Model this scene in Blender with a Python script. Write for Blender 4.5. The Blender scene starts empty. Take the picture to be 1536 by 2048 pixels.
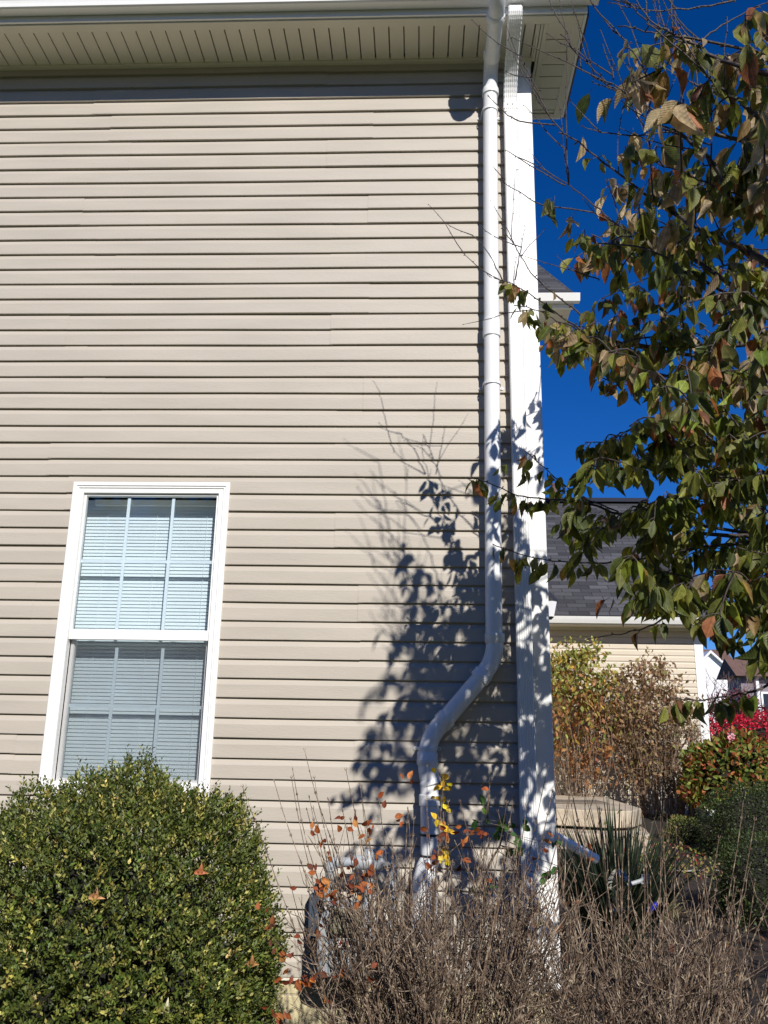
import bpy, bmesh, math, random
import numpy as np
from mathutils import Vector, Matrix
random.seed(7); rng = np.random.default_rng(11)
C = bpy.context.scene.collection
PI = math.pi

# ------------------------------------------------------------ camera
F = 1685.32; EYE = np.array([0, -4.521, 1.5])
def cam_axes(p, r, y):
    M = np.array([[math.cos(y), -math.sin(y), 0], [math.sin(y), math.cos(y), 0], [0, 0, 1]]) @ \
        np.array([[1, 0, 0], [0, math.cos(p), -math.sin(p)], [0, math.sin(p), math.cos(p)]])
    rt, fw, up = M @ np.array([1., 0, 0]), M @ np.array([0, 1., 0]), M @ np.array([0, 0, 1.])
    return rt*math.cos(r)+up*math.sin(r), fw, -rt*math.sin(r)+up*math.cos(r)
RT, FW, UP = cam_axes(math.radians(15.0506), math.radians(1.0217), math.radians(2.518))
cd = bpy.data.cameras.new('camera'); cam = bpy.data.objects.new('camera', cd); C.objects.link(cam)
cd.sensor_fit = 'VERTICAL'; cd.sensor_height = 24; cd.lens = F/2048*24; cd.clip_start = .05; cd.clip_end = 2000
cam.matrix_world = Matrix(((RT[0], UP[0], -FW[0], EYE[0]), (RT[1], UP[1], -FW[1], EYE[1]),
                           (RT[2], UP[2], -FW[2], EYE[2]), (0, 0, 0, 1)))
bpy.context.scene.camera = cam
def ray(px, py): return FW+RT*(px-768)/F-UP*(py-1024)/F
def at(px, py, Y):
    d = ray(px, py); return EYE+d*(Y-EYE[1])/d[1]
def prj(P):
    P = np.asarray(P, float)-EYE; D = P@FW; return 768+F*(P@RT)/D, 1024-F*(P@UP)/D

# ------------------------------------------------------------ world, sun, exposure
SUN = Vector((.37, -1, .69)).normalized()
elev = math.asin(SUN.z)
w = bpy.data.worlds.new('World'); bpy.context.scene.world = w; w.use_nodes = True
nt = w.node_tree; bg = nt.nodes['Background']
sky = nt.nodes.new('ShaderNodeTexSky'); sky.sky_type = 'NISHITA'; sky.sun_disc = False
sky.sun_elevation = elev; sky.sun_rotation = math.atan2(SUN.x, SUN.y)
sky.altitude = 1200; sky.air_density = .95; sky.dust_density = 0.02; sky.ozone_density = 4.0
hs = nt.nodes.new('ShaderNodeHueSaturation'); hs.inputs['Saturation'].default_value = 1.32
nt.links.new(sky.outputs[0], hs.inputs['Color']); tint = nt.nodes.new('ShaderNodeVectorMath'); tint.operation = 'MULTIPLY'; tint.inputs[1].default_value = (1.03, 1.30, 1.90)
nt.links.new(hs.outputs[0], tint.inputs[0]); nt.links.new(tint.outputs[0], bg.inputs[0])
bg.inputs[1].default_value = 0.05
sl = bpy.data.lights.new('sun', 'SUN'); sl.energy = 5.0; sl.angle = math.radians(.53); sl.color = (1, .95, .87)
so = bpy.data.objects.new('sun', sl); C.objects.link(so); so.rotation_euler = SUN.to_track_quat('Z', 'Y').to_euler()
vs = bpy.context.scene.view_settings; vs.view_transform = 'Standard'; vs.look = 'None'; vs.exposure = .16; vs.gamma = 1

# ------------------------------------------------------------ materials
def new_mat(name):
    m = bpy.data.materials.new(name); m.use_nodes = True
    return m, m.node_tree, m.node_tree.nodes['Principled BSDF']
def N(nt, t, **kw):
    n = nt.nodes.new(t)
    for k, v in kw.items():
        if k in n.inputs: n.inputs[k].default_value = v
        else: setattr(n, k, v)
    return n
def plain(name, col, rough=.5, var=.06, scale=4, bump=0, bscale=60, metal=0, spec=.5, stretch=(1, 1, 1), dirt_or_shading=None):
    m, t, b = new_mat(name)
    tc = N(t, 'ShaderNodeTexCoord'); mp = N(t, 'ShaderNodeMapping'); mp.inputs['Scale'].default_value = stretch
    t.links.new(tc.outputs['Object'], mp.inputs[0])
    n = N(t, 'ShaderNodeTexNoise', Scale=scale, Detail=6.0); t.links.new(mp.outputs[0], n.inputs['Vector'])
    r = N(t, 'ShaderNodeMapRange'); r.inputs['From Min'].default_value = .3; r.inputs['From Max'].default_value = .7
    r.inputs['To Min'].default_value = 1-var; r.inputs['To Max'].default_value = 1+var
    t.links.new(n.outputs[0], r.inputs[0])
    mx = N(t, 'ShaderNodeVectorMath', operation='SCALE'); mx.inputs[0].default_value = col[:3]
    t.links.new(r.outputs[0], mx.inputs['Scale'])
    out = mx.outputs[0]
    if dirt_or_shading:
        n2 = N(t, 'ShaderNodeTexNoise', Scale=dirt_or_shading[1], Detail=8.0, Roughness=.7); t.links.new(mp.outputs[0], n2.inputs['Vector'])
        r2 = N(t, 'ShaderNodeMapRange'); r2.inputs['From Min'].default_value = .5; r2.inputs['From Max'].default_value = .72
        r2.inputs['To Max'].default_value = dirt_or_shading[2]
        t.links.new(n2.outputs[0], r2.inputs[0])
        mm = N(t, 'ShaderNodeMixRGB'); mm.inputs[2].default_value = (*dirt_or_shading[0], 1)
        t.links.new(r2.outputs[0], mm.inputs[0]); t.links.new(out, mm.inputs[1]); out = mm.outputs[0]
    t.links.new(out, b.inputs['Base Color'])
    b.inputs['Roughness'].default_value = rough; b.inputs['Metallic'].default_value = metal
    b.inputs['Specular IOR Level'].default_value = spec
    if bump:
        n3 = N(t, 'ShaderNodeTexNoise', Scale=bscale, Detail=4.0); t.links.new(mp.outputs[0], n3.inputs['Vector'])
        bp = N(t, 'ShaderNodeBump', Strength=bump, Distance=.01); t.links.new(n3.outputs[0], bp.inputs['Height'])
        t.links.new(bp.outputs[0], b.inputs['Normal'])
    return m
M = {}
M['siding'] = plain('vinyl_siding', (.445, .403, .345), .5, .06, 1.6, .12, 30, stretch=(1, 1, 7), spec=.35, dirt_or_shading=((.38, .35, .29), .9, .42))
M['siding2'] = plain('vinyl_siding_far', (.58, .51, .41), .5, .03, 2, spec=.3)
M['white'] = plain('white_trim', (.80, .80, .79), .38, .03, 3, .05, 40, dirt_or_shading=((.58, .57, .53), 3, .22), stretch=(3, 3, .6))
M['pvc'] = plain('white_pvc', (.78, .79, .80), .32, .03, 3, .06, 12, dirt_or_shading=((.55, .53, .48), 7, .32), stretch=(4, 4, .6))
M['soffit'] = plain('soffit_vinyl', (.72, .68, .56), .5, .04, 3, spec=.3)
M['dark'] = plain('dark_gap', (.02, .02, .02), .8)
M['grey_metal'] = plain('grey_painted_metal', (.34, .37, .40), .45, .1, 14, .15, 40, dirt_or_shading=((.25, .24, .22), 22, .5))
M['meter_shade'] = plain('meter_shade_tone', (.045, .06, .085), .5, .08, 9)  # dark blue: shade beside the gas meter, put into the colour
M['rubber'] = plain('black_rubber', (.025, .025, .03), .6)
M['brownbox'] = plain('weathered_index_cover', (.20, .19, .13), .5, .25, 18)
M['red'] = plain('red_lettering', (.35, .04, .05), .6)
M['pane_blind'] = plain('white_blind', (.80, .84, .86), .5, .03, 5, spec=.3)
M['muntin'] = plain('muntin_white', (.80, .84, .88), .4, .01)
M['concrete'] = plain('stoop_concrete', (.46, .39, .30), .8, .15, 3, .4, 60, dirt_or_shading=((.17, .15, .12), 4.5, .75))  # dark blotches: stains, plus tree shade painted into the concrete
M['block'] = plain('cream_foundation', (.58, .51, .31), .85, .1, 6, .5, 50, dirt_or_shading=((.36, .31, .2), 9, .4))
M['mat'] = plain('door_mat', (.16, .13, .10), .95, .2, 30, .5, 200)
M['mulch'] = plain('dark_mulch', (.022, .015, .010), .95, .5, 25, 1.0, 70)
M['lawn'] = plain('lawn', (.07, .085, .028), .9, .4, 8, 1.0, 60)
M['farwhite'] = plain('far_white_siding', (.78, .78, .80), .6, .02)
M['fargrey'] = plain('far_lilac_siding', (.20, .17, .20), .7, .1, 1)
M['farroof'] = plain('far_brown_roof', (.13, .075, .06), .9, .2, 2)
M['glassdark'] = plain('far_window_glass', (.03, .04, .06), .1)
M['black'] = plain('black_metal', (.03, .03, .035), .4)
M['blue'] = plain('blue_plastic', (.01, .02, .35), .4)
M['bark'] = plain('cherry_bark', (.05, .036, .032), .6, .35, 25, .6, 60, stretch=(1, 1, 3))
M['greytwig'] = plain('grey_brown_twig', (.105, .068, .045), .7, .4, 18, .3, 80, dirt_or_shading=((.60, .48, .34), 26, 1.0))  # pale tan patches paint sunlit highlights onto the dark twigs
M['browntwig'] = plain('brown_twig', (.17, .115, .075), .75, .35, 14)
M['fartwig'] = plain('far_bare_twig', (.16, .10, .09), .8, .2, 8)
M['deadblade'] = plain('dead_stem', (.40, .31, .19), .8, .3, 14)

def shingles():
    m, t, b = new_mat('asphalt_shingles')
    tc = N(t, 'ShaderNodeTexCoord'); mp = N(t, 'ShaderNodeMapping'); t.links.new(tc.outputs['UV'], mp.inputs[0])
    br = N(t, 'ShaderNodeTexBrick', Scale=1.0); br.inputs['Brick Width'].default_value = .33; br.inputs['Row Height'].default_value = .135
    br.inputs['Mortar Size'].default_value = .008; br.inputs['Color1'].default_value = (.028, .028, .034, 1); br.inputs['Color2'].default_value = (.085, .085, .098, 1)
    br.inputs['Mortar'].default_value = (.015, .015, .018, 1); br.inputs['Bias'].default_value = -.1
    t.links.new(mp.outputs[0], br.inputs['Vector'])
    n = N(t, 'ShaderNodeTexNoise', Scale=22.0, Detail=8.0, Roughness=.8); t.links.new(mp.outputs[0], n.inputs['Vector'])
    mx = N(t, 'ShaderNodeMixRGB', blend_type='OVERLAY'); mx.inputs[0].default_value = .7
    t.links.new(br.outputs[0], mx.inputs[1]); t.links.new(n.outputs[0], mx.inputs[2])
    t.links.new(mx.outputs[0], b.inputs['Base Color']); b.inputs['Roughness'].default_value = .9
    bp = N(t, 'ShaderNodeBump', Strength=.6, Distance=.01); t.links.new(br.outputs[0], bp.inputs['Height']); t.links.new(bp.outputs[0], b.inputs['Normal'])
    return m
M['shingle'] = shingles()

def leafmat(name, rough=.45, trans=.35, veins=True, spec=.4, var=.42):
    m, t, b = new_mat(name); out = t.nodes['Material Output']
    a = N(t, 'ShaderNodeAttribute', attribute_name='col'); uv = N(t, 'ShaderNodeAttribute', attribute_name='luv')
    n = N(t, 'ShaderNodeTexNoise', Scale=55.0, Detail=5.0, Roughness=.65)
    tc = N(t, 'ShaderNodeTexCoord'); t.links.new(tc.outputs['Object'], n.inputs['Vector'])
    r = N(t, 'ShaderNodeMapRange'); r.inputs['From Min'].default_value = .3; r.inputs['From Max'].default_value = .7
    r.inputs['To Min'].default_value = 1-var; r.inputs['To Max'].default_value = 1+var; t.links.new(n.outputs[0], r.inputs[0])
    sc = N(t, 'ShaderNodeVectorMath', operation='SCALE'); t.links.new(a.outputs['Color'], sc.inputs[0]); t.links.new(r.outputs[0], sc.inputs['Scale'])
    col = sc.outputs[0]
    if veins:
        sp = N(t, 'ShaderNodeSeparateXYZ'); t.links.new(uv.outputs['Vector'], sp.inputs[0])
        ab = N(t, 'ShaderNodeMath', operation='ABSOLUTE'); t.links.new(sp.outputs[1], ab.inputs[0])
        m1 = N(t, 'ShaderNodeMath', operation='MULTIPLY_ADD'); m1.inputs[1].default_value = -.9; t.links.new(ab.outputs[0], m1.inputs[0]); t.links.new(sp.outputs[0], m1.inputs[2])
        m2 = N(t, 'ShaderNodeMath', operation='MULTIPLY'); m2.inputs[1].default_value = 55; t.links.new(m1.outputs[0], m2.inputs[0])
        s = N(t, 'ShaderNodeMath', operation='SINE'); t.links.new(m2.outputs[0], s.inputs[0])
        bp = N(t, 'ShaderNodeBump', Strength=.3, Distance=.0015); t.links.new(s.outputs[0], bp.inputs['Height']); t.links.new(bp.outputs[0], b.inputs['Normal'])
        mid = N(t, 'ShaderNodeMapRange'); mid.inputs['From Min'].default_value = .01; mid.inputs['From Max'].default_value = .05
        mid.inputs['To Min'].default_value = 1.5; mid.inputs['To Max'].default_value = 1; t.links.new(ab.outputs[0], mid.inputs[0])
        s2 = N(t, 'ShaderNodeVectorMath', operation='SCALE'); t.links.new(col, s2.inputs[0]); t.links.new(mid.outputs[0], s2.inputs['Scale']); col = s2.outputs[0]
    t.links.new(col, b.inputs['Base Color']); b.inputs['Roughness'].default_value = rough; b.inputs['Specular IOR Level'].default_value = spec
    if trans:
        tr = N(t, 'ShaderNodeBsdfTranslucent'); s3 = N(t, 'ShaderNodeVectorMath', operation='MULTIPLY'); s3.inputs[1].default_value = (1.5, 1.3, .7)
        t.links.new(col, s3.inputs[0]); t.links.new(s3.outputs[0], tr.inputs[0])
        mx = N(t, 'ShaderNodeMixShader'); mx.inputs[0].default_value = trans
        t.links.new(b.outputs[0], mx.inputs[1]); t.links.new(tr.outputs[0], mx.inputs[2]); t.links.new(mx.outputs[0], out.inputs[0])
    return m
M['leaf'] = leafmat('cherry_leaf', .42, .48); M['boxleaf'] = leafmat('boxwood_leaf', .48, .25, False, .4)
M['dryleaf'] = leafmat('dry_leaf', .6, .3, True, .3); M['smallleaf'] = leafmat('small_leaf', .55, .3, False, .3)

def thin_glass(name, tint=(.9, .95, .95), refl=1.0):
    m, t, b = new_mat(name); out = t.nodes['Material Output']; t.nodes.remove(b)
    tr = N(t, 'ShaderNodeBsdfTransparent'); tr.inputs[0].default_value = (*tint, 1)
    gl = N(t, 'ShaderNodeBsdfGlossy', Roughness=.01); fr = N(t, 'ShaderNodeFresnel', IOR=1.5)
    k = N(t, 'ShaderNodeMath', operation='MULTIPLY'); k.inputs[1].default_value = refl*1.8; t.links.new(fr.outputs[0], k.inputs[0])
    mx = N(t, 'ShaderNodeMixShader'); t.links.new(k.outputs[0], mx.inputs[0]); t.links.new(tr.outputs[0], mx.inputs[1]); t.links.new(gl.outputs[0], mx.inputs[2])
    t.links.new(mx.outputs[0], out.inputs[0]); return m
M['glass'] = thin_glass('window_glass', (.86, .93, .97)); M['clear'] = thin_glass('clear_plastic', (.85, .88, .86), 2.0)
def screen():
    m, t, b = new_mat('insect_screen'); out = t.nodes['Material Output']
    b.inputs['Base Color'].default_value = (.05, .05, .055, 1); b.inputs['Roughness'].default_value = .6
    tr = N(t, 'ShaderNodeBsdfTransparent'); mx = N(t, 'ShaderNodeMixShader'); mx.inputs[0].default_value = .30
    t.links.new(tr.outputs[0], mx.inputs[1]); t.links.new(b.outputs[0], mx.inputs[2]); t.links.new(mx.outputs[0], out.inputs[0]); return m
M['screen'] = screen()

# ------------------------------------------------------------ helpers
class MB:
    def __init__(s): s.v = []; s.f = []
    def box(s, x0, x1, y0, y1, z0, z1):
        i = len(s.v)
        s.v += [(x0, y0, z0), (x1, y0, z0), (x1, y1, z0), (x0, y1, z0), (x0, y0, z1), (x1, y0, z1), (x1, y1, z1), (x0, y1, z1)]
        s.f += [tuple(i+k for k in q) for q in ((0, 3, 2, 1), (4, 5, 6, 7), (0, 1, 5, 4), (1, 2, 6, 5), (2, 3, 7, 6), (3, 0, 4, 7))]
    def prism(s, pts, axis, a, b):   # closed polygon of 2D pts extruded along axis
        i = len(s.v); n = len(pts)
        def mk(p, t): return {'x': (t, p[0], p[1]), 'y': (p[0], t, p[1]), 'z': (p[0], p[1], t)}[axis]
        s.v += [mk(p, a) for p in pts]+[mk(p, b) for p in pts]
        for k in range(n): s.f.append((i+k, i+(k+1) % n, i+n+(k+1) % n, i+n+k))
        s.f.append(tuple(range(i, i+n))[::-1]); s.f.append(tuple(range(i+n, i+2*n)))
    def quad(s, *p):
        i = len(s.v); s.v += [tuple(q) for q in p]; s.f.append(tuple(range(i, i+len(p))))
    def tube(s, pts, radii, sides=8, cap=True):
        pts = [Vector(p) for p in pts]
        if not hasattr(radii, '__len__'): radii = [radii]*len(pts)
        i = len(s.v); n = len(pts); up = None
        for k, p in enumerate(pts):
            t = (pts[min(k+1, n-1)]-pts[max(k-1, 0)])
            if t.length < 1e-9: t = Vector((0, 0, 1))
            t.normalize()
            if up is None: up = t.orthogonal().normalized()
            u = up-t*up.dot(t)
            if u.length < 1e-6: u = t.orthogonal()
            u.normalize(); up = u; v = t.cross(u)
            for j in range(sides):
                a = 2*PI*j/sides; s.v.append(tuple(p+(u*math.cos(a)+v*math.sin(a))*radii[k]))
        for k in range(n-1):
            for j in range(sides):
                a = i+k*sides+j; b = i+k*sides+(j+1) % sides; s.f.append((a, b, b+sides, a+sides))
        if cap:
            s.f.append(tuple(i+j for j in range(sides))[::-1]); s.f.append(tuple(i+(n-1)*sides+j for j in range(sides)))
    def build(s, name, mat, parent=None, smooth=False, bevel=0, recalc=True):
        me = bpy.data.meshes.new(name); me.from_pydata([tuple(map(float, q)) for q in s.v], [], s.f); me.update()
        o = bpy.data.objects.new(name, me); C.objects.link(o); me.materials.append(mat)
        if recalc and len(s.f) < 60000:
            bm = bmesh.new(); bm.from_mesh(me); bmesh.ops.recalc_face_normals(bm, faces=bm.faces); bm.to_mesh(me); bm.free()
        if smooth:
            me.polygons.foreach_set('use_smooth', [True]*len(me.polygons))
            if smooth == 'auto':
                me.set_sharp_from_angle(angle=math.radians(40))
        if bevel:
            md = o.modifiers.new('bevel', 'BEVEL'); md.width = bevel; md.segments = 2; md.limit_method = 'ANGLE'; md.angle_limit = math.radians(40)
        if parent: o.parent = parent
        return o
def tag(o, label=None, cat=None, group=None, kind=None):
    for k, v in (('label', label), ('category', cat), ('group', group), ('kind', kind)):
        if v: o[k] = v
    return o
def empty(name, loc=(0, 0, 0)):
    o = bpy.data.objects.new(name, None); C.objects.link(o); o.location = loc; o.empty_display_size = .1
    return o
def local(o, *parts):  # keep world coordinates for parts modelled in world space
    inv = Matrix.Translation(-o.location)
    for p in parts: p.matrix_parent_inverse = inv
def adopt(root):
    for ch in root.children:
        ch.matrix_parent_inverse = Matrix.Translation(-root.location)
def unit(a): return a/np.maximum(np.linalg.norm(a, axis=-1, keepdims=True), 1e-9)
TEMPL = {}
TEMPL['diamond'] = (np.array([(0, 0, 0), (.45, .5, .10), (1, 0, 0), (.45, -.5, .10)]), [(0, 3, 2), (0, 2, 1)])
def mk_leaf(us, ws, fold, curl):
    v = []; f = []
    v.append((0, 0, 0)); 
    for u, wd in zip(us, ws):
        c = -curl*u*u
        v += [(u, wd, fold*wd*2+c), (u, 0, c), (u, -wd, fold*wd*2+c)]
    v.append((1, 0, -curl)); n = len(us); t = len(v)-1
    f += [(0, 2, 1), (0, 3, 2)]
    for k in range(n-1):
        a = 1+3*k; f += [(a, a+1, a+4, a+3), (a+1, a+2, a+5, a+4)]
    a = 1+3*(n-1); f += [(a, a+1, t), (a+1, a+2, t)]
    return np.array(v), f
TEMPL['leaf'] = mk_leaf([.15, .38, .62, .82], [.30, .5, .44, .22], .22, .22)
TEMPL['flat'] = mk_leaf([.2, .5, .8], [.36, .5, .30], .15, .1)
TEMPL['curled'] = mk_leaf([.15, .38, .62, .82], [.26, .42, .36, .18], .7, .55)
def leaves(name, P, D, Nn, L, W, col, mat, parent=None, tmpl='leaf'):
    P = np.asarray(P, float); D = unit(np.asarray(D, float)); Nn = np.asarray(Nn, float)
    Nn = unit(Nn-D*(Nn*D).sum(-1, keepdims=True)); S = np.cross(Nn, D)
    tv, tf = TEMPL[tmpl]; n = len(P); k = len(tv); L = np.broadcast_to(np.asarray(L, float), n); W = np.broadcast_to(np.asarray(W, float), n)
    jit = 1+.25*rng.standard_normal((n, 1)) if tmpl != 'diamond' else np.ones((n, 1))
    V = P[:, None]+D[:, None]*(tv[:, 0][None, :, None]*L[:, None, None])+S[:, None]*(tv[:, 1][None, :, None]*W[:, None, None]) \
        + Nn[:, None]*(tv[:, 2][None, :, None]*(W*jit[:, 0])[:, None, None])
    V = V.reshape(-1, 3); faces = []
    lens = [len(q) for q in tf]; idx = np.concatenate([np.array(q) for q in tf])
    allidx = (idx[None]+np.arange(n)[:, None]*k).reshape(-1)
    totals = np.tile(lens, n); starts = np.concatenate([[0], np.cumsum(totals)[:-1]])
    me = bpy.data.meshes.new(name); me.vertices.add(len(V)); me.vertices.foreach_set('co', V.reshape(-1))
    me.loops.add(len(allidx)); me.loops.foreach_set('vertex_index', allidx.astype(np.int32))
    me.polygons.add(len(totals)); me.polygons.foreach_set('loop_start', starts.astype(np.int32)); me.polygons.foreach_set('loop_total', totals.astype(np.int32))
    me.polygons.foreach_set('use_smooth', np.ones(len(totals), bool) if tmpl != 'diamond' else np.zeros(len(totals), bool))
    me.update(); me.validate()
    a = me.attributes.new('col', 'FLOAT_COLOR', 'POINT'); cc = np.concatenate([np.asarray(col, float), np.ones((n, 1))], 1)
    a.data.foreach_set('color', np.repeat(cc, k, 0).reshape(-1))
    u = me.attributes.new('luv', 'FLOAT_VECTOR', 'POINT'); uu = np.tile(np.stack([tv[:, 0], tv[:, 1], tv[:, 0]*0], 1), (n, 1)); u.data.foreach_set('vector', uu.reshape(-1))
    me.materials.append(mat); o = bpy.data.objects.new(name, me); C.objects.link(o)
    if parent: o.parent = parent
    return o
def pick(pal, wts, n, jit=.15):
    pal = np.array(pal, float); i = rng.choice(len(pal), n, p=np.array(wts, float)/sum(wts))
    return np.clip(pal[i]*(1+jit*rng.standard_normal((n, 1)))*(1+.06*rng.standard_normal((n, 3))), .003, .9)
def rnd_dirs(n): return unit(rng.standard_normal((n, 3)))

# ------------------------------------------------------------ ground
def gz(x, y): 
    t = min(max((y-1.0)/8.5, 0), 1); t = t*t*(3-2*t); return .40*t
mb = MB(); xs = [-300, -60, -20, -8, -4, -2, 0, 1, 2, 3, 4, 6, 10, 20, 60, 300]; ys = [-300, -60, -20, -8, -4, -1, 0, 1, 2, 3, 4, 5, 6, 7, 8, 9, 10, 14, 30, 60, 400]
for y in ys:
    for x in xs: mb.v.append((x, y, gz(x, y)-.02))
nx = len(xs)
for j in range(len(ys)-1):
    for i in range(nx-1): a = j*nx+i; mb.f.append((a, a+1, a+1+nx, a+nx))
tag(mb.build('lawn', M['lawn'], smooth=True), kind='structure')
mb = MB(); n = 40; m_ = 60
for j in range(m_+1):
    for i in range(n+1):
        x = -3.2+9.2*i/n; y = -2.1+11.9*j/m_
        e = min(i, n-i, j, m_-j); mb.v.append((x, y, gz(x, y)+.012+(random.uniform(0, .03) if e > 0 else -.03)))
for j in range(m_):
    for i in range(n): a = j*(n+1)+i; mb.f.append((a, a+1, a+2+n, a+1+n))
tag(mb.build('planting_bed', M['mulch'], smooth=True), kind='structure')

# ------------------------------------------------------------ siding builder
CRS = .1016
def lap_siding(mb, x0, x1, ztop, ncourse, y, hole=None, seams=True, depth=.021, wob=.0015):
    """double-course clapboard panels on the plane y, facing -y"""
    prof = [(-.002, 0), (-depth, .0), (-depth-.0006, .004), (-depth-.0002, .066), (-depth+.0014, .071), (-.0072, .0945), (-.0035, .0965), (-.003, .108)]
    npair = (ncourse+1)//2
    for pr in range(npair):
        r = random.Random(pr*17+3)
        if seams:
            base = [-.63+.012*pr*.9 if pr < 17 and pr % 3 != 2 else -.33, -1.74-.13*((pr*7) % 4) if pr % 4 else -4.0, -4.2, 3.0]
            if pr % 3 == 1: base[0] = -2.9
            cuts = [x0]+sorted(c for c in base if x0+.1 < c < x1-.1)+[x1]
        else: cuts = [x0, x1]
        for k in range(len(cuts)-1):
            a, b = cuts[k], cuts[k+1]+(.02 if k < len(cuts)-2 else 0)
            off = .0020 if k % 2 == pr % 2 else 0.0; dz = r.uniform(-wob, wob); tilt = r.uniform(-wob, wob)
            for c in range(2):
                if pr*2+c >= ncourse: continue
                zb = ztop-(pr*2+c+1)*CRS
                spans = [(a, b, prof)]
                if hole and zb+CRS > hole[2] and zb < hole[3]:
                    spans = [(p, q, prof) for p, q in ((a, min(b, hole[0])), (max(a, hole[1]), b)) if q-p > .002]
                    p, q = max(a, hole[0]), min(b, hole[1])
                    if q-p > .002:
                        for lo, hi in ((hole[3]-zb, .108), (0, hole[2]-zb)):     # the cut courses above and below the opening
                            if hi-lo < .004 or lo > .104 or hi < 0: continue
                            cp = [(np.interp(t, [v[1] for v in prof[1:]], [v[0] for v in prof[1:]]), t) for t in [lo]+[v[1] for v in prof[1:] if lo < v[1] < hi]+[hi]]
                            spans.append((p, q, ([(-.002, 0)] if lo == 0 else [])+cp))
                for p, q, pf in spans:
                    nseg = max(1, int((q-p)/.35)); i0 = len(mb.v)
                    for s in range(nseg+1):
                        x = p+(q-p)*s/nseg; wz = dz+tilt*math.sin(x*2.1+pr)+.0006*math.sin(x*5+pr*2.3); wy = .0009*math.sin(x*3.3+pr*1.7)
                        for (py, pz) in pf: mb.v.append((x, y+py-off+wy, zb+pz+wz))
                    m = len(pf)
                    for s in range(nseg):
                        for t in range(m-1):
                            A = i0+s*m+t; mb.f.append((A, A+m, A+m+1, A+1))
    return mb

# ------------------------------------------------------------ house
WT = 1.5+3.855+4*CRS   # wall top 5.761
ZS = 5.715             # soffit level
house = empty('house', (-1.5, 4, 0))
tag(house, 'large two-storey house with beige vinyl clapboard siding, white corner trim and a double-hung window', 'house')
WX0, WX1, WZ0, WZ1 = -1.962, -1.066, 1.185, 2.876
sd = MB(); lap_siding(sd, -5.2, .600, WT, 53, 0, hole=(WX0+.012, WX1-.012, WZ0+.012, WZ1-.012))
o = sd.build('siding', M['siding'], house, recalc=False)
BOT = WT-53*CRS
mb = MB()   # wall body behind the siding with the window opening
mb.box(-5.2, WX0-.02, .004, .15, BOT, WT); mb.box(WX1+.02, .668, .004, .15, BOT, WT)
mb.box(WX0-.02, WX1+.02, .004, .15, BOT, WZ0+.03); mb.box(WX0-.02, WX1+.02, .004, .15, WZ1-.03, WT)
mb.box(.53, .668, .15, 7.5, .3, WT); mb.box(-5.2, -5.05, .15, 7.5, .3, WT); mb.box(-5.05, .53, 7.35, 7.5, .3, WT)
mb.build('wall', M['soffit'], house)
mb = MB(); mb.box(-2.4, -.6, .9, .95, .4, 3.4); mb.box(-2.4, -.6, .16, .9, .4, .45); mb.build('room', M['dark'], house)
# foundation of cream blocks
mb = MB()
z = -.1; r_ = 0
while z < BOT-.03:
    h = min(.19, BOT-.012-z); x = -5.2-(.2 if r_ % 2 else 0)
    while x < .64:
        a = max(x, -5.2); b = min(x+.39, .645)
        if b-a > .03: mb.box(a, b, .012+random.uniform(0, .003), .3, z, z+h)
        x += .398
    z += h+.008; r_ += 1
mb.build('foundation', M['block'], house, bevel=.004)
mb = MB(); mb.box(-5.2, .64, .018, .29, -.2, BOT-.02); mb.build('mortar', M['concrete'], house)
mb = MB(); mb.box(-5.2, .60, -.020, .0, BOT-.014, BOT-.002); mb.build('starter_strip', M['soffit'], house)
# corner board (two faces)
mb = MB()
mb.prism([(.592, .003), (.592, -.020), (.600, -.027), (.684, -.027), (.690, -.021), (.690, .120), (.684, .126), (.672, .126), (.672, .003)], 'z', BOT-.02, ZS)
mb.build('corner_board', M['white'], house, bevel=.0015)
# soffit panels : main eave
so_ = MB(); lines = MB(); GR = .98; W2 = .098
def vgroove_strip(mb, x0, x1, y0, y1, z, pitch, along='x'):
    """panels with open V grooves, plane facing down"""
    a = x0 if along == 'x' else y0; e = x1 if along == 'x' else y1
    while a < e-.001:
        b = min(a+pitch, e); g = min(.0085, (b-a)/3)
        pts = [(a, 0), (b-g, 0), (b-g*.9, .045), (b-g*.1, .045), (b, 0)]
        for k in range(len(pts)-1):
            p, q = pts[k], pts[k+1]
            if along == 'x': mb.quad((p[0], y0, z+p[1]), (p[0], y1, z+p[1]), (q[0], y1, z+q[1]), (q[0], y0, z+q[1]))
            else: mb.quad((x0, p[0], z+p[1]), (x0, q[0], z+q[1]), (x1, q[0], z+q[1]), (x1, p[0], z+p[1]))
        a = b
mb = MB(); vgroove_strip(mb, -5.2, .690, -.315, -.055, ZS, .0925); mb.build('soffit', M['soffit'], house, recalc=False)
mb = MB(); vgroove_strip(mb, .765, .915, -.285, .455, ZS+.001, .1015, 'y'); mb.build('return_soffit', M['soffit'], house, recalc=False)
mb = MB()
mb.box(-5.2, .69, -.056, -.018, ZS-.014, ZS+.016)                       # J channel on the wall
mb.box(-5.2, .965, -.372, -.314, ZS-.006, ZS+.010)                       # fascia flange under the edge
mb.box(.700, .716, -.313, -.02, ZS-.006, ZS+.008); mb.box(.720, .735, -.313, .49, ZS-.007, ZS+.008); mb.box(.738, .766, -.313, .49, ZS-.005, ZS+.009)
mb.box(.766, .914, -.313, -.284, ZS-.004, ZS+.009); mb.box(.914, .965, -.313, .49, ZS-.0055, ZS+.009); mb.box(.766, .914, .456, .49, ZS-.005, ZS+.009)
mb.box(.69, .6995, -.313, .49, ZS-.0035, ZS+.009)
mb.build('soffit_trim', M['soffit'], house, bevel=.002)
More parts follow.
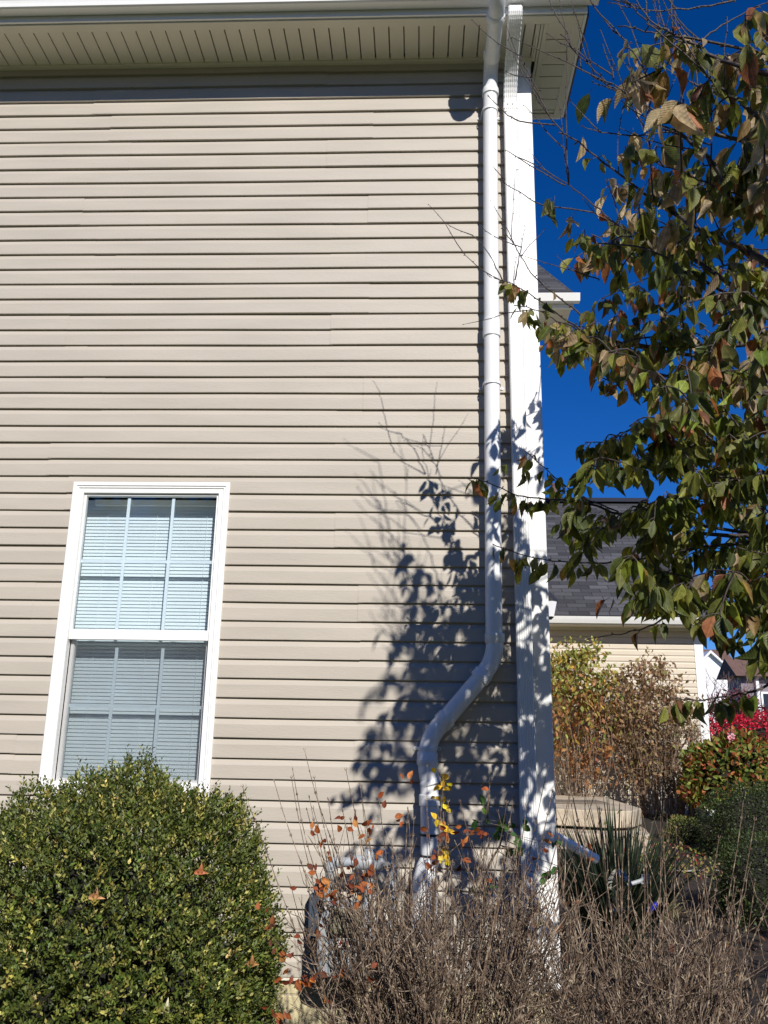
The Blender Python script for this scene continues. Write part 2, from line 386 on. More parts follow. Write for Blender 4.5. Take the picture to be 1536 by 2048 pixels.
mb = MB(); mb.box(-5.2, .985, -.390, -.374, ZS+.003, ZS+.20); mb.box(.967, .985, -.373, .492, ZS-.004, ZS+.20); mb.box(.69, .966, .492, .508, ZS-.004, ZS+.20)
mb.build('fascia', M['white'], house, bevel=.002)
mb = MB(); mb.box(.691, .966, -.37, .49, ZS+.03, ZS+.04); mb.build('soffit_backing', M['dark'], house)
mb = MB(); mb.box(.986, 1.0, -.35, .52, ZS+.01, ZS+.24); mb.build('rake_shingle_edge', M['black'], house)
# roof above (mostly above the frame): slopes up and back, gable end faces +x
def slab_uv(name, quad, th, mat, parent, scale=1.0):
    """roof plane: quad = eave-left, eave-right, ridge-right, ridge-left; thickened below; UV in metres"""
    q = [Vector(p) for p in quad]; n = (q[1]-q[0]).cross(q[3]-q[0]).normalized()
    me = bpy.data.meshes.new(name); v = [tuple(p) for p in q]+[tuple(p-n*th) for p in q]
    f = [(0, 1, 2, 3), (7, 6, 5, 4), (0, 4, 5, 1), (1, 5, 6, 2), (2, 6, 7, 3), (3, 7, 4, 0)]
    me.from_pydata(v, [], f); uv = me.uv_layers.new(name='UVMap'); ex = (q[1]-q[0]).normalized(); ey = n.cross(ex)
    for poly in me.polygons:
        for li in poly.loop_indices:
            p = Vector(me.vertices[me.loops[li].vertex_index].co)-q[0]; uv.data[li].uv = (p.dot(ex)*scale, p.dot(ey)*scale)
    me.materials.append(mat); o = bpy.data.objects.new(name, me); C.objects.link(o)
    if parent: o.parent = parent
    return o
slab_uv('roof', [(-5.4, -.45, ZS+.21), (1.0, -.45, ZS+.21), (1.0, 3.7, ZS+2.9), (-5.4, 3.7, ZS+2.9)], .03, M['shingle'], house)
o = slab_uv('roof', [(1.0, 8.0, ZS+.1), (-5.4, 8.0, ZS+.1), (-5.4, 3.7, ZS+2.9), (1.0, 3.7, ZS+2.9)], .03, M['shingle'], house)
mb = MB(); mb.prism([(.0, WT), (7.5, WT), (3.7, WT+2.55)], 'x', .56, .665); mb.build('gable', M['siding'], house)
# K-style gutter
gp = [(-.392, 5.885), (-.392, 5.762), (-.398, 5.756), (-.452, 5.756), (-.462, 5.762), (-.466, 5.785), (-.470, 5.800), (-.492, 5.835), (-.503, 5.850), (-.506, 5.880), (-.500, 5.884), (-.497, 5.884), (-.499, 5.852), (-.488, 5.838), (-.462, 5.802), (-.458, 5.768), (-.448, 5.762), (-.398, 5.762), (-.396, 5.885)]
mb = MB(); mb.prism(gp, 'x', -5.4, 1.040); mb.prism([(-.393, 5.884), (-.393, 5.758), (-.452, 5.757), (-.463, 5.767), (-.468, 5.80), (-.50, 5.845), (-.503, 5.884)], 'x', 1.0405, 1.046)
mb.build('gutter', M['white'], house, bevel=.0012)
# rear wing of the same house, only its eave and rake show past the corner
mb = MB(); lap_siding(mb, .8, 1.10, 5.72, 52, 3.66, seams=False); mb.build('wing_siding', M['siding'], house, recalc=False)
mb = MB(); mb.box(.69, 1.10, 3.665, 3.8, .1, 5.76); mb.box(1.0, 1.15, 3.8, 9.85, .1, 5.76); mb.build('wing_wall', M['siding'], house)
mb = MB(); mb.box(1.10, 1.16, 3.64, 3.82, .1, 5.74); mb.build('wing_corner_board', M['white'], house)
slab_uv('wing_roof', [(.7, 3.22, 5.90), (1.55, 3.22, 5.90), (1.55, 6.8, 8.6), (.7, 6.8, 8.6)], .05, M['shingle'], house)
mb = MB(); mb.box(.7, 1.53, 3.30, 3.65, 5.76, 5.775); mb.box(1.16, 1.53, 3.65, 4.0, 5.76, 5.775); mb.build('wing_soffit', M['soffit'], house)
mb = MB(); mb.box(.7, 1.545, 3.26, 3.298, 5.75, 5.86); mb.prism([(3.25, 5.87), (3.25, 5.79), (3.19, 5.79), (3.165, 5.87)], 'x', .7, 1.60); mb.build('wing_gutter', M['white'], house, bevel=.003)
# window
win = MB()
def frame_ring(mb, x0, x1, z0, z1, prof):
    """mitred ring: prof = list of (inset, y)"""
    n = len(prof); i0 = len(mb.v)
    for (cx, cz, sx, sz) in ((x0, z0, 1, 1), (x1, z0, -1, 1), (x1, z1, -1, -1), (x0, z1, 1, -1)):
        for (ins, y) in prof: mb.v.append((cx+sx*ins, y, cz+sz*ins))
    for c in range(4):
        d = (c+1) % 4
        for k in range(n): 
            k2 = (k+1) % n; mb.f.append((i0+c*n+k, i0+d*n+k, i0+d*n+k2, i0+c*n+k2))
wn = empty('window'); wn.parent = house
mb = MB(); frame_ring(mb, WX0, WX1, WZ0, WZ1, [(0, .01), (0, -.027), (.004, -.031), (.022, -.033), (.024, -.027), (.034, -.027), (.037, -.021), (.062, -.021), (.064, -.012), (.064, .026), (.03, .026)])
mb.build('casing', M['white'], wn, bevel=.0012)
IX0, IX1 = WX0+.064, WX1-.064   # -1.898 .. -1.13
# upper sash (outer track)
mb = MB(); frame_ring(mb, IX0+.001, IX1-.001, 2.000, WZ1-.065, [(0, .024), (0, -.004), (.010, -.006), (.012, .000), (.012, .024)])
mb.box(IX0+.002, IX1-.002, -.008, .026, 1.992, 2.046); mb.build('upper_sash', M['white'], wn, bevel=.001)
mb = MB(); frame_ring(mb, IX0+.003, IX1-.003, WZ0+.068, 2.04, [(0, .062), (0, .030), (.016, .028), (.020, .036), (.020, .062)])
mb.build('lower_sash', M['white'], wn, bevel=.001)
mb = MB(); mb.box(IX0+.002, IX1-.002, .018, .10, WZ0+.060, WZ0+.072)
mb.build('sill', M['white'], wn, bevel=.001)
def pane(name, x0, x1, y, z0, z1, mat): 
    mb = MB(); mb.quad((x0, y, z0), (x1, y, z0), (x1, y, z1), (x0, y, z1)); return mb.build(name, mat, wn, recalc=False)
pane('pane', IX0+.010, IX1-.010, .006, 2.04, WZ1-.075, M['glass']); pane('pane', IX0+.021, IX1-.021, .042, WZ0+.09, 2.03, M['glass'])
pane('insect_screen', IX0+.008, IX1-.008, .014, WZ0+.078, 1.990, M['screen'])
def muntins(y, z0, z1, zh, x0, x1):
    mb = MB(); t = .0085
    for x in (-1.645, -1.391): mb.box(x-t, x+t, y, y+.006, z0, z1)
    mb.box(x0, x1, y+.0015, y+.0075, zh-t, zh+t); mb.build('muntins', M['muntin'], wn)
muntins(.012, 2.05, WZ1-.085, 2.426, IX0+.013, IX1-.013); muntins(.048, WZ0+.095, 1.955, 1.643, IX0+.022, IX1-.022)
for x in (-1.79, -1.33):
    mb = MB(); mb.box(x-.018, x+.018, .026, .042, 2.046, 2.058); mb.build('sash_lock', M['grey_metal'], wn, bevel=.003)
mb = MB(); z = WZ0+.075; k = 0
while z < WZ1-.075:      # slats, nearly closed
    dz = random.uniform(-.0007, .0007); sag = random.uniform(-.0008, .0008)
    cs = [(-.0085, -.0085), (-.005, -.0015), (.0, .0035), (.006, .0100)]
    cs = [(a*.5, b*1.18) for a, b in cs]
    i0 = len(mb.v); nn = 5
    for s in range(nn):
        x = IX0-.034+(IX1-IX0+.068)*s/(nn-1)
        for (a, b) in cs: mb.v.append((x, .128+a, z+dz+b+sag*math.sin(s*1.5)))
    for s in range(nn-1):
        for c in range(3): A = i0+s*4+c; mb.f.append((A, A+4, A+5, A+1))
    z += .0195; k += 1
bl = mb.build('blind_slats', M['pane_blind'], wn, smooth=True, recalc=False)
mb = MB()
for x in (-1.80, -1.51, -1.22):
    mb.tube([(x, .118, WZ0+.08), (x, .118, WZ1-.07)], .0011, 4); mb.tube([(x+.002, .128, WZ0+.08), (x+.002, .128, WZ1-.07)], .0011, 4)
mb.build('ladder_cord', M['pane_blind'], wn)
mb = MB(); mb.box(IX0+.02, IX1-.02, .105, .14, WZ1-.10, WZ1-.068); mb.build('headrail', M['white'], wn)
mb = MB(); mb.box(WX0-.019, WX0-.004, .03, .155, WZ0+.06, WZ1-.06); mb.build('jamb', M['white'], wn); mb = MB(); mb.box(WX1+.004, WX1+.019, .03, .155, WZ0+.06, WZ1-.06); mb.build('jamb', M['white'], wn)
for o in list(house.children):
    o.matrix_parent_inverse = Matrix.Translation(-house.location)

# ------------------------------------------------------------ downspout
def loft(mb, path, w, d, ribs=False):
    """rectangular corrugated tube through path of (pos, tangent) in the YZ plane; w along x"""
    secs = []
    for (p, tn, sc) in path:
        tn = Vector(tn).normalized(); xax = Vector((1, 0, 0)); nrm = tn.cross(xax)*-1   # points outward (-y for downward path)
        if nrm.y > 0 and abs(nrm.y) > .1: nrm = -nrm
        pr = []; hw = w/2*sc; hd = d/2*sc
        nr = 6
        fr = []
        for k in range(nr):   # front face with ribs
            a = -hw+.006+(2*hw-.012)*k/nr; b = -hw+.006+(2*hw-.012)*(k+1)/nr; m = (a+b)/2
            fr += [(a+.001, hd), (m-.003, hd-.0028), (m+.003, hd-.0028)]
        fr.append((hw-.006, hd))
        pr = fr+[(hw, hd-.006), (hw, -hd+.006), (hw-.006, -hd), (-hw+.006, -hd), (-hw, -hd+.006), (-hw, hd-.006)]
        secs.append([Vector(p)+xax*a+nrm*b for a, b in pr])
    n = len(secs[0]); i0 = len(mb.v)
    for s in secs: mb.v += [tuple(q) for q in s]
    for s in range(len(secs)-1):
        for k in range(n): a = i0+s*n+k; b = i0+s*n+(k+1) % n; mb.f.append((a, b, b+n, a+n))
    mb.f.append(tuple(range(i0, i0+n))); mb.f.append(tuple(range(i0+(len(secs)-1)*n, i0+len(secs)*n))[::-1])
ds = empty('downspout', (.555, -.06, 0)); tag(ds, 'ribbed rectangular white metal downspout running down the house corner board', 'downspout')
DX = .549; DY = -.062
mb = MB(); loft(mb, [((DX, DY, 5.30), (0, 0, -1), 1), ((DX, DY, 4.0), (0, 0, -1), 1), ((DX, DY, 2.6), (0, 0, -1), 1), ((DX, DY, .55), (0, 0, -1), 1)], .083, .054); mb.build('pipe', M['white'], ds)
def elbow_path(p0, p1, t0, t1, n, crimp=True):
    out = []
    for k in range(n+1):
        u = k/n; p = Vector(p0)*(1-u)**3+3*(Vector(p0)+Vector(t0))*(1-u)**2*u+3*(Vector(p1)-Vector(t1))*(1-u)*u*u+Vector(p1)*u**3
        t = Vector(t0)*(1-u)+Vector(t1)*u; out.append((p, t, (1.0 if k % 2 else .955) if crimp else 1.0))
    return out
mb = MB(); ep = elbow_path((DX+.001, -.408, 5.728), (DX+.001, -.305, 5.630), (0, -.010, -.062), (0, .06, -.035), 14)
ep = [(tuple(Vector(ep[0][0])+Vector((0, .012, .016))), ep[0][1], .62), (tuple(Vector(ep[0][0])+Vector((0, .004, .011))), ep[0][1], .86)]+ep
loft(mb, ep, .085, .056); mb.build('upper_elbow', M['white'], ds)
mb = MB(); loft(mb, [((DX+.001, -.315, 5.636), (0, .75, -.45), .97), ((DX+.001, -.215, 5.575), (0, .75, -.45), .97)], .083, .054); mb.build('connector', M['white'], ds)
mb = MB(); loft(mb, elbow_path((DX, -.22, 5.578), (DX, DY, 5.345), (0, .07, -.05), (0, 0, -.10), 18), .084, .055)
loft(mb, [((DX, DY, 5.345), (0, 0, -1), 1.03), ((DX, DY, 5.30), (0, 0, -1), 1.03)], .085, .056); mb.build('lower_elbow', M['white'], ds)
mb = MB(); ex = [((DX, DY, .62), .0), ((DX, DY-.005, .56), 0)]
loft(mb, elbow_path((DX, DY, .60), (DX+.0, DY-.13, .40), (0, 0, -.1), (0, -.07, -.05), 12), .087, .058); mb.build('foot_elbow', M['white'], ds)
for dx in (-.018, .012):
    mb = MB(); mb.tube([(DX+dx, DY-.030, 5.33), (DX+dx, DY-.034, 5.33)], .0035, 8); mb.build('rivet', M['grey_metal'], ds)
adopt(ds)

# ------------------------------------------------------------ round PVC pipe
pv = empty('drain_pipe', (.41, -.1, 0)); tag(pv, 'round white plastic pipe on the siding with an angled offset near the ground', 'pipe')
R_ = .0445
def T(p0, p1, r, name=None, lip=False):
    mb = MB(); p0 = Vector(p0); p1 = Vector(p1); d = (p1-p0).normalized()
    if lip: pts = [p0, p0+d*.003, p1-d*.003, p1]; rr = [r-.003, r, r, r-.003]
    else: pts = [p0, p1]; rr = [r, r]
    mb.tube(pts, rr, 28); return mb
def bend(p0, c, p1, r, name, steps=8, hub=.035):
    """elbow through control c with sockets at both ends"""
    p0, c, p1 = Vector(p0), Vector(c), Vector(p1); mb = MB(); pts = []
    for k in range(steps+1):
        u = k/steps; pts.append(p0*(1-u)**2+2*c*u*(1-u)+p1*u*u)
    mb.tube(pts, r, 28)
    d0 = (c-p0).normalized(); d1 = (p1-c).normalized()
    mb.tube([p0-d0*hub, p0-d0*(hub-.003), p0+d0*.004, p0+d0*.012], [r+.003, r+.0065, r+.0065, r], 28)
    mb.tube([p1-d1*.012, p1-d1*.004, p1+d1*(hub-.003), p1+d1*hub], [r, r+.0065, r+.0065, r+.003], 28)
    return mb
PY = -.088; PX = .4125
T((PX+.010, PY, 5.40), (PX-.006, PY, 3.79), R_).build('pipe', M['pvc'], pv, smooth='auto')
T((PX-.006, PY, 3.79), (PX-.022, PY, 1.99), R_).build('pipe', M['pvc'], pv, smooth='auto')
T((PX-.005, PY, 3.845), (PX-.007, PY, 3.735), R_+.006, lip=True).build('coupling', M['pvc'], pv, smooth='auto')
bend((PX+.012, PY, 5.43), (PX+.012, PY, 5.53), (PX+.014, PY-.10, 5.580), R_+.001, 'e', hub=.04).build('elbow', M['pvc'], pv, smooth='auto')
T((PX+.014, PY-.08, 5.570), (PX+.020, -.47, 5.645), R_).build('pipe', M['pvc'], pv, smooth='auto')
bend((PX+.019, -.45, 5.64), (PX+.022, -.595, 5.665), (PX+.022, -.600, 5.80), R_+.0035, 'e', hub=.03).build('elbow', M['pvc'], pv, smooth='auto')
T((PX+.022, -.600, 5.80), (PX+.022, -.600, 6.6), R_).build('pipe', M['pvc'], pv, smooth='auto')
mb = MB()
mb.tube([(PX+.028, -.655, 5.76), (PX+.028, -.645, 5.76)], .003, 6)
mb.build('screw', M['grey_metal'], pv)
xb, xt = at(855, 1500, PY)[0], at(990, 1290, PY)[0]
bend((xt-.001, PY, 2.00), (xt, PY, 1.90), (xt-.062, PY, 1.832), R_+.001, 'e', hub=.04).build('elbow', M['pvc'], pv, smooth='auto')
T((xt-.05, PY, 1.842), (xb+.06, PY, 1.565), R_).build('pipe', M['pvc'], pv, smooth='auto')
bend((xb+.075, PY, 1.585), (xb+.004, PY, 1.515), (xb+.0, PY, 1.43), R_+.001, 'e', hub=.04).build('elbow', M['pvc'], pv, smooth='auto')
bend((xb+.0, PY, 1.385), (xb+.0, PY-.0, 1.34), (xb+.014, PY, 1.30), R_+.004, 'e', steps=4, hub=.02).build('elbow', M['pvc'], pv, smooth='auto')
T((xb+.010, PY, 1.34), (xb+.014, PY, 1.02), R_+.002).build('pipe', M['pvc'], pv, smooth='auto')
T((xb+.012, PY, 1.235), (xb+.012, PY, 1.180), R_+.009, lip=True).build('coupling', M['pvc'], pv, smooth='auto')
T((xb+.014, PY, 1.052), (xb+.014, PY, 1.040), R_+.006, lip=True).build('band', M['rubber'], pv, smooth='auto')
T((xb+.014, PY, 1.040), (xb+.014, PY, .955), R_+.002).build('pipe', M['pvc'], pv, smooth='auto')
T((xb+.014, PY, .955), (xb+.014, PY, .943), R_+.006, lip=True).build('band', M['rubber'], pv, smooth='auto')
mb = MB(); mb.tube([(xb+.012, PY, .943), (xb+.012, PY, .93), (xb-.0, PY-.015, .90), (xb-.01, PY-.02, .84), (xb-.012, PY-.02, .5), (xb-.012, PY-.02, 0)], [.047, .048, .052, .06, .062, .062], 28); mb.build('riser_cover', M['pvc'], pv, smooth='auto')
def strap(x, z, y=PY):
    mb = MB(); r = R_+.0035; w_ = .016
    pts = [(x-r-.020, -.020, z)]
    ring = [(x+r*math.cos(a), y-r*math.sin(a), z) for a in np.linspace(PI, 0, 15)]
    path = [(x-r-.022, -.022, z), (x-r-.002, -.024, z)]+ring+[(x+r+.002, -.024, z), (x+r+.022, -.022, z)]
    i0 = len(mb.v)
    for k, p in enumerate(path):
        c = Vector((x, y, z)); d = (Vector(p)-c); d.z = 0; d = d.normalized()*.0025
        for s in (-1, 1):
            mb.v.append((p[0], p[1], p[2]+s*w_/2)); mb.v.append((p[0]+d.x, p[1]+d.y, p[2]+s*w_/2))
    for k in range(len(path)-1):
        a = i0+4*k; b = a+4
        for q in ((0, 1), (1, 3), (3, 2), (2, 0)): mb.f.append((a+q[0], a+q[1], b+q[1], b+q[0]))
    for s in (-1, 1): mb.tube([(x+s*(r+.014), -.021, z), (x+s*(r+.014), -.029, z)], .009, 12)
    o = mb.build('bracket', M['pvc'], pv)
    for s in (-1, 1):
        sc = MB(); sc.tube([(x+s*(r+.014), -.028, z), (x+s*(r+.014), -.032, z)], .004, 8); sc.build('screw', M['grey_metal'], o)
strap(PX+.006, 5.275); strap(PX-.010, 3.445); strap(xb+.0, 1.455)
adopt(pv)

# ------------------------------------------------------------ gas meter
gm = empty('gas_meter', (-.33, -.2, 0)); tag(gm, 'weathered grey gas meter with looped pipes behind the bare twigs', 'gas meter')
mb = MB(); cx, cy, cz = -.325, -.205, .60
pts = [(-.115, .47), (-.125, .50), (-.125, .66), (-.105, .715), (-.06, .745), (.06, .745), (.105, .715), (.125, .66), (.125, .50), (.115, .47), (.07, .45), (-.07, .45)]
mb.prism([(cx+a, b) for a, b in pts], 'y', -.285, -.10); mb.build('body', M['grey_metal'], gm, bevel=.012, smooth='auto')
mb = MB(); mb.prism([(cx+a*1.06, b*1.0+(.002)) for a, b in pts], 'y', -.298, -.286); mb.build('front_flange', M['grey_metal'], gm, bevel=.004)
mb = MB()
for k in range(9): mb.box(cx-.10+k*.024, cx-.092+k*.024, -.308, -.297, .47, .60)
mb.build('rib', M['grey_metal'], gm, bevel=.002)
mb = MB(); mb.prism([(-.298, .63), (-.345, .64), (-.350, .665), (-.345, .728), (-.325, .742), (-.298, .742)], 'x', cx-.072, cx+.072); mb.build('index_cover', M['brownbox'], gm, bevel=.006)
mb = MB(); mb.box(cx-.045, cx+.026, -.313, -.309, .575, .617); o = mb.build('label_plate', M['farwhite'], gm, bevel=.001)
def text(name, s, size, loc, mat, parent, ext=.0006):
    cu = bpy.data.curves.new(name, 'FONT'); cu.body = s; cu.size = size; cu.extrude = ext; cu.align_x = 'CENTER'; cu.align_y = 'CENTER'; cu.offset = .0006
    to = bpy.data.objects.new(name, cu); C.objects.link(to); bpy.context.view_layer.update()
    me = bpy.data.meshes.new_from_object(to.evaluated_get(bpy.context.evaluated_depsgraph_get())); bpy.data.objects.remove(to)
    o = bpy.data.objects.new(name, me); C.objects.link(o); me.materials.clear(); me.materials.append(mat)
    me.transform(Matrix.Translation(loc) @ Matrix.Rotation(PI/2, 4, 'X')); o.parent = parent; return o
text('lettering', '2M57', .030, (cx-.0095, -.3145, .596), M['red'], o)
mb = MB(); lx = cx-.095
mb.tube([(lx, -.19, .73), (lx, -.19, .90), (lx+.006, -.19, .918), (lx+.022, -.19, .925), (-.30, -.19, .925)], .021, 16)
mb.tube([(lx, -.19, .755), (lx, -.19, .79)], .029, 8); mb.tube([(lx, -.19, .885), (lx, -.19, .91)], .028, 16); mb.tube([(lx+.03, -.19, .925), (lx+.055, -.19, .925)], .028, 16)
mb.build('inlet_pipe', M['grey_metal'], gm, smooth='auto')
mb = MB(); mb.tube([(-.30, -.19, .925), (-.275, -.19, .925), (-.19, -.19, .925), (-.165, -.19, .925)], [.032, .034, .034, .024], 16); mb.tube([(-.235, -.19, .93), (-.235, -.19, .965), (-.235, -.19, .985)], [.03, .026, .018], 12)
mb.tube([(-.15, -.19, .925), (-.15, -.19, .97)], .016, 10)
mb.build('regulator', M['grey_metal'], gm, smooth='auto')
mb = MB(); mb.tube([(-.165, -.19, .925), (-.135, -.19, .925), (-.125, -.19, .91), (-.12, -.19, .88), (-.12, -.19, .2), (-.12, -.19, -.05)], .018, 12); mb.tube([(cx+.09, -.19, .73), (cx+.09, -.19, .80), (cx+.10, -.16, .83), (cx+.10, .01, .83)], .018, 12); mb.build('outlet_pipe', M['grey_metal'], gm, smooth='auto')
mb = MB(); mb.box(cx-.200, cx-.138, -.105, -.022, .56, .76); o = mb.build('shadow_block', M['meter_shade'], gm, bevel=.006)  # dark block standing in for the meter's shaded side and cast shadow
adopt(gm)

# ------------------------------------------------------------ garage building behind
ga = empty('garage_building', (3, 12, .4)); tag(ga, 'single-storey beige garage wing with dark shingle roof behind the tall shrubs', 'garage')
GY = 9.9
mb = MB(); lap_siding(mb, 1.0, 4.60, 3.33, 29, GY, seams=False); mb.build('siding', M['siding2'], ga, recalc=False)
mb = MB(); mb.box(1.0, 4.72, GY+.005, 17, .2, 3.36); mb.build('wall', M['siding2'], ga)
mb = MB(); mb.box(4.60, 4.745, GY-.03, GY+.12, .3, 3.33); mb.build('corner_board', M['white'], ga, bevel=.004)
mb = MB(); mb.box(1.0, 4.60, GY-.024, GY, 3.335, 3.375); mb.box(1.0, 4.97, GY-.36, GY+.01, 3.376, 3.39); mb.box(4.74, 4.97, GY+.01, GY+.4, 3.375, 3.389); mb.build('soffit', M['soffit'], ga)
mb = MB(); mb.box(1.0, 5.0, GY-.385, GY-.362, 3.372, 3.50); mb.prism([(GY-.387, 3.50), (GY-.387, 3.392), (GY-.44, 3.392), (GY-.47, 3.45), (GY-.49, 3.50)], 'x', 1.0, 5.02); mb.build('gutter', M['white'], ga, bevel=.003)
slab_uv('roof', [(1.0, GY-.45, 3.52), (5.0, GY-.45, 3.52), (5.0, 13.5, 6.62), (1.0, 13.5, 6.62)], .05, M['shingle'], ga)
slab_uv('roof', [(5.0, 17.5, 3.52), (1.0, 17.5, 3.52), (1.0, 13.5, 6.62), (5.0, 13.5, 6.62)], .05, M['shingle'], ga)
mb = MB(); mb.prism([(GY+.01, 3.36), (17, 3.36), (13.5, 6.45)], 'x', 4.6, 4.72); mb.build('gable', M['siding2'], ga)
mb = MB(); mb.prism([(13.35, 6.58), (13.5, 6.66), (13.65, 6.58), (13.5, 6.71)], 'x', 1.0, 5.0); mb.build('ridge_vent', M['black'], ga)
mb = MB(); mb.tube([(2.9, 13.1, 6.2), (2.9, 13.1, 6.9)], .06, 12); mb.build('vent_stack', M['farroof'], ga, smooth='auto')
adopt(ga)

# ------------------------------------------------------------ wall lantern
la = empty('wall_lantern', (1.42, 5, 3.0)); tag(la, 'frosted lantern with black metal frame fixed beside the white corner board', 'lantern')
c0 = at(1099, 1216, 5); lx_, ly_, lz_ = c0
mb = MB(); mb.tube([(lx_, 5, lz_-.10), (lx_, 5, lz_+.08)], [.045, .085], 6); mb.build('glass_body', M['farwhite'], la)
mb = MB(); mb.tube([(lx_, 5, lz_+.08), (lx_, 5, lz_+.10), (lx_, 5, lz_+.15), (lx_, 5, lz_+.19)], [.10, .09, .04, .012], 6)
mb.tube([(lx_, 5, lz_-.13), (lx_, 5, lz_-.10)], [.02, .05], 6); mb.tube([(1.15, 5, lz_+.0), (1.2, 5, lz_+.16), (lx_, 5, lz_+.19)], .012, 6)
mb.box(1.151, 1.175, 4.93, 5.07, lz_-.12, lz_+.12); mb.build('frame', M['black'], la); adopt(la)

# ------------------------------------------------------------ stoop and mat
st = empty('stoop', (2.0, 7.5, .3)); tag(st, 'tan concrete front stoop with a lower step beside the garage', 'stoop')
mb = MB(); mb.prism([(1.16, 6.75), (2.35, 6.34), (2.62, 6.50), (2.84, 6.95), (2.84, 9.4), (1.16, 9.4)], 'z', .505, .70); mb.build('top_slab', M['concrete'], st, bevel=.012)
mb = MB(); mb.prism([(1.16, 6.32), (2.45, 5.9), (2.72, 6.1), (2.86, 6.9), (2.86, 9.2), (1.16, 9.2)], 'z', .10, .47); mb.build('lower_step', M['concrete'], st, bevel=.012)
adopt(st)
mb = MB(); mb.box(-.42, .42, -.28, .28, 0, .018)
o = mb.build('door_mat', M['mat'], bevel=.005); o.location = (2.12, 7.75, .702); o.rotation_euler = (0, 0, .1); tag(o, 'flat brown door mat lying on the concrete stoop', 'door mat')

# ------------------------------------------------------------ foliage shells
def shell_leaves(center, rad, n, thick=.35, low=-.3, power=1.0, lump=.08, seedv=0):
    d = rnd_dirs(int(n*1.6)); d = d[d[:, 2] > low][:n]
    r = 1-thick*rng.random(len(d))**1.6
    lum = 1+lump*(np.sin(d[:, 0]*7+seedv)+np.sin(d[:, 1]*6+1+seedv)+np.sin(d[:, 2]*8+2*seedv))/1.5
    P = np.array(center)+d*r[:, None]*lum[:, None]*np.array(rad)
    return P, d, r
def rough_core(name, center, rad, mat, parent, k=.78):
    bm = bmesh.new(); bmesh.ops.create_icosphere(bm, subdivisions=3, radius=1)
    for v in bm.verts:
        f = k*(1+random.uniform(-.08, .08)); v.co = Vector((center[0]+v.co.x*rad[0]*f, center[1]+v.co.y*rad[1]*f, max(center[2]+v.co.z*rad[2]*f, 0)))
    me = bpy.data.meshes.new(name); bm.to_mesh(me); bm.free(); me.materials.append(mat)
    o = bpy.data.objects.new(name, me); C.objects.link(o); o.parent = parent; return o

# ------------------------------------------------------------ boxwood in front of the window
bx = empty('boxwood_shrub', (-1.165, -1.02, 0)); tag(bx, 'large rounded green boxwood bush below the window', 'shrub')
bc = (-1.165, -1.02, .56); br = (.63, .68, .80)
M['core'] = plain('shaded_core', (.010, .010, .006), .95, .4, 20, .8, 30)  # near-black: the shade inside a bush put into the colour
rough_core('branches_or_core', bc, br, M['core'], bx, .66)  # solid dark filler for the shaded inside, no modelled twigs
# sprigs: each carries leaf pairs up a short shoot
def sprigs(center, rad, ns, per, Ls, low=-.75, thick=.22, lump=.035, stray=.02):
    d = rnd_dirs(int(ns*1.5)); d = d[d[:, 2] > low][:ns]; n = len(d)
    lum = 1+lump*(np.sin(d[:, 0]*9+1)+np.sin(d[:, 1]*8+2)+np.sin(d[:, 2]*11)+np.sin(d[:, 0]*17+d[:, 2]*13))/1.6
    r = (1-thick*rng.random(n)**1.3)*lum; r[rng.random(n) < stray] += .05
    hole = (np.sin(d[:, 0]*5.1+d[:, 2]*3.3+.5)*np.sin(d[:, 1]*4.7-d[:, 2]*6.1+1.1) > .90)
    r[hole] -= .10
    base = np.array(center)+d*r[:, None]*np.array(rad)
    ax = unit(d*.9+np.array([0, 0, .75])+.38*rng.standard_normal((n, 3)))
    PP = []; DD = []; NN = []; LL = []
    side = unit(np.cross(ax, rnd_dirs(n)))
    ln = .03+.05*rng.random(n)**2
    for k in range(per):
        a = k*2.2; s2 = np.cross(ax, side); sd_ = side*math.cos(a)+s2*math.sin(a)
        t = (k+.3)/per
        PP.append(base+ax*(ln*t)[:, None]); DD.append(unit(ax*(.65+.5*t)+sd_*.75+.15*rng.standard_normal((n, 3)))); NN.append(unit(ax*.7-sd_*.9+.3*rng.standard_normal((n, 3))))
        LL.append(Ls*(1.1-.45*t)*(.8+.4*rng.random(n)))
    ids = np.tile(np.arange(n), per)
    return np.concatenate(PP), np.concatenate(DD), np.concatenate(NN), np.concatenate(LL), ids, n
P, D, Nn, L, ids, n = sprigs(bc, br, 25000, 6, .0215, lump=.05)
keep = (P[:, 2] > .02); 
pal = [(.06, .085, .018), (.10, .13, .025), (.15, .175, .035), (.30, .28, .06), (.46, .40, .13)]
sc = pick(pal, [.34, .38, .18, .07, .03], n, .2); lc = sc[ids]*(1+.15*rng.standard_normal((len(ids), 1)))
blond = rng.random(len(ids)) < .05; lc[blond] = (.38, .35, .10)
leaves('crown', P[keep], D[keep], Nn[keep], L[keep], L[keep]*.50, np.clip(lc[keep], .01, .9), M['boxleaf'], bx, 'diamond')
mb = MB()
for k in range(9):
    a = k*.7; mb.tube([(bc[0]+.05*math.cos(a), bc[1]+.05*math.sin(a), -.02), (bc[0]+.15*math.cos(a), bc[1]+.15*math.sin(a), .25), (bc[0]+.35*math.cos(a), bc[1]+.3*math.sin(a), .6)], [.02, .015, .008], 6)
mb.build('trunk', M['browntwig'], bx); adopt(bx)

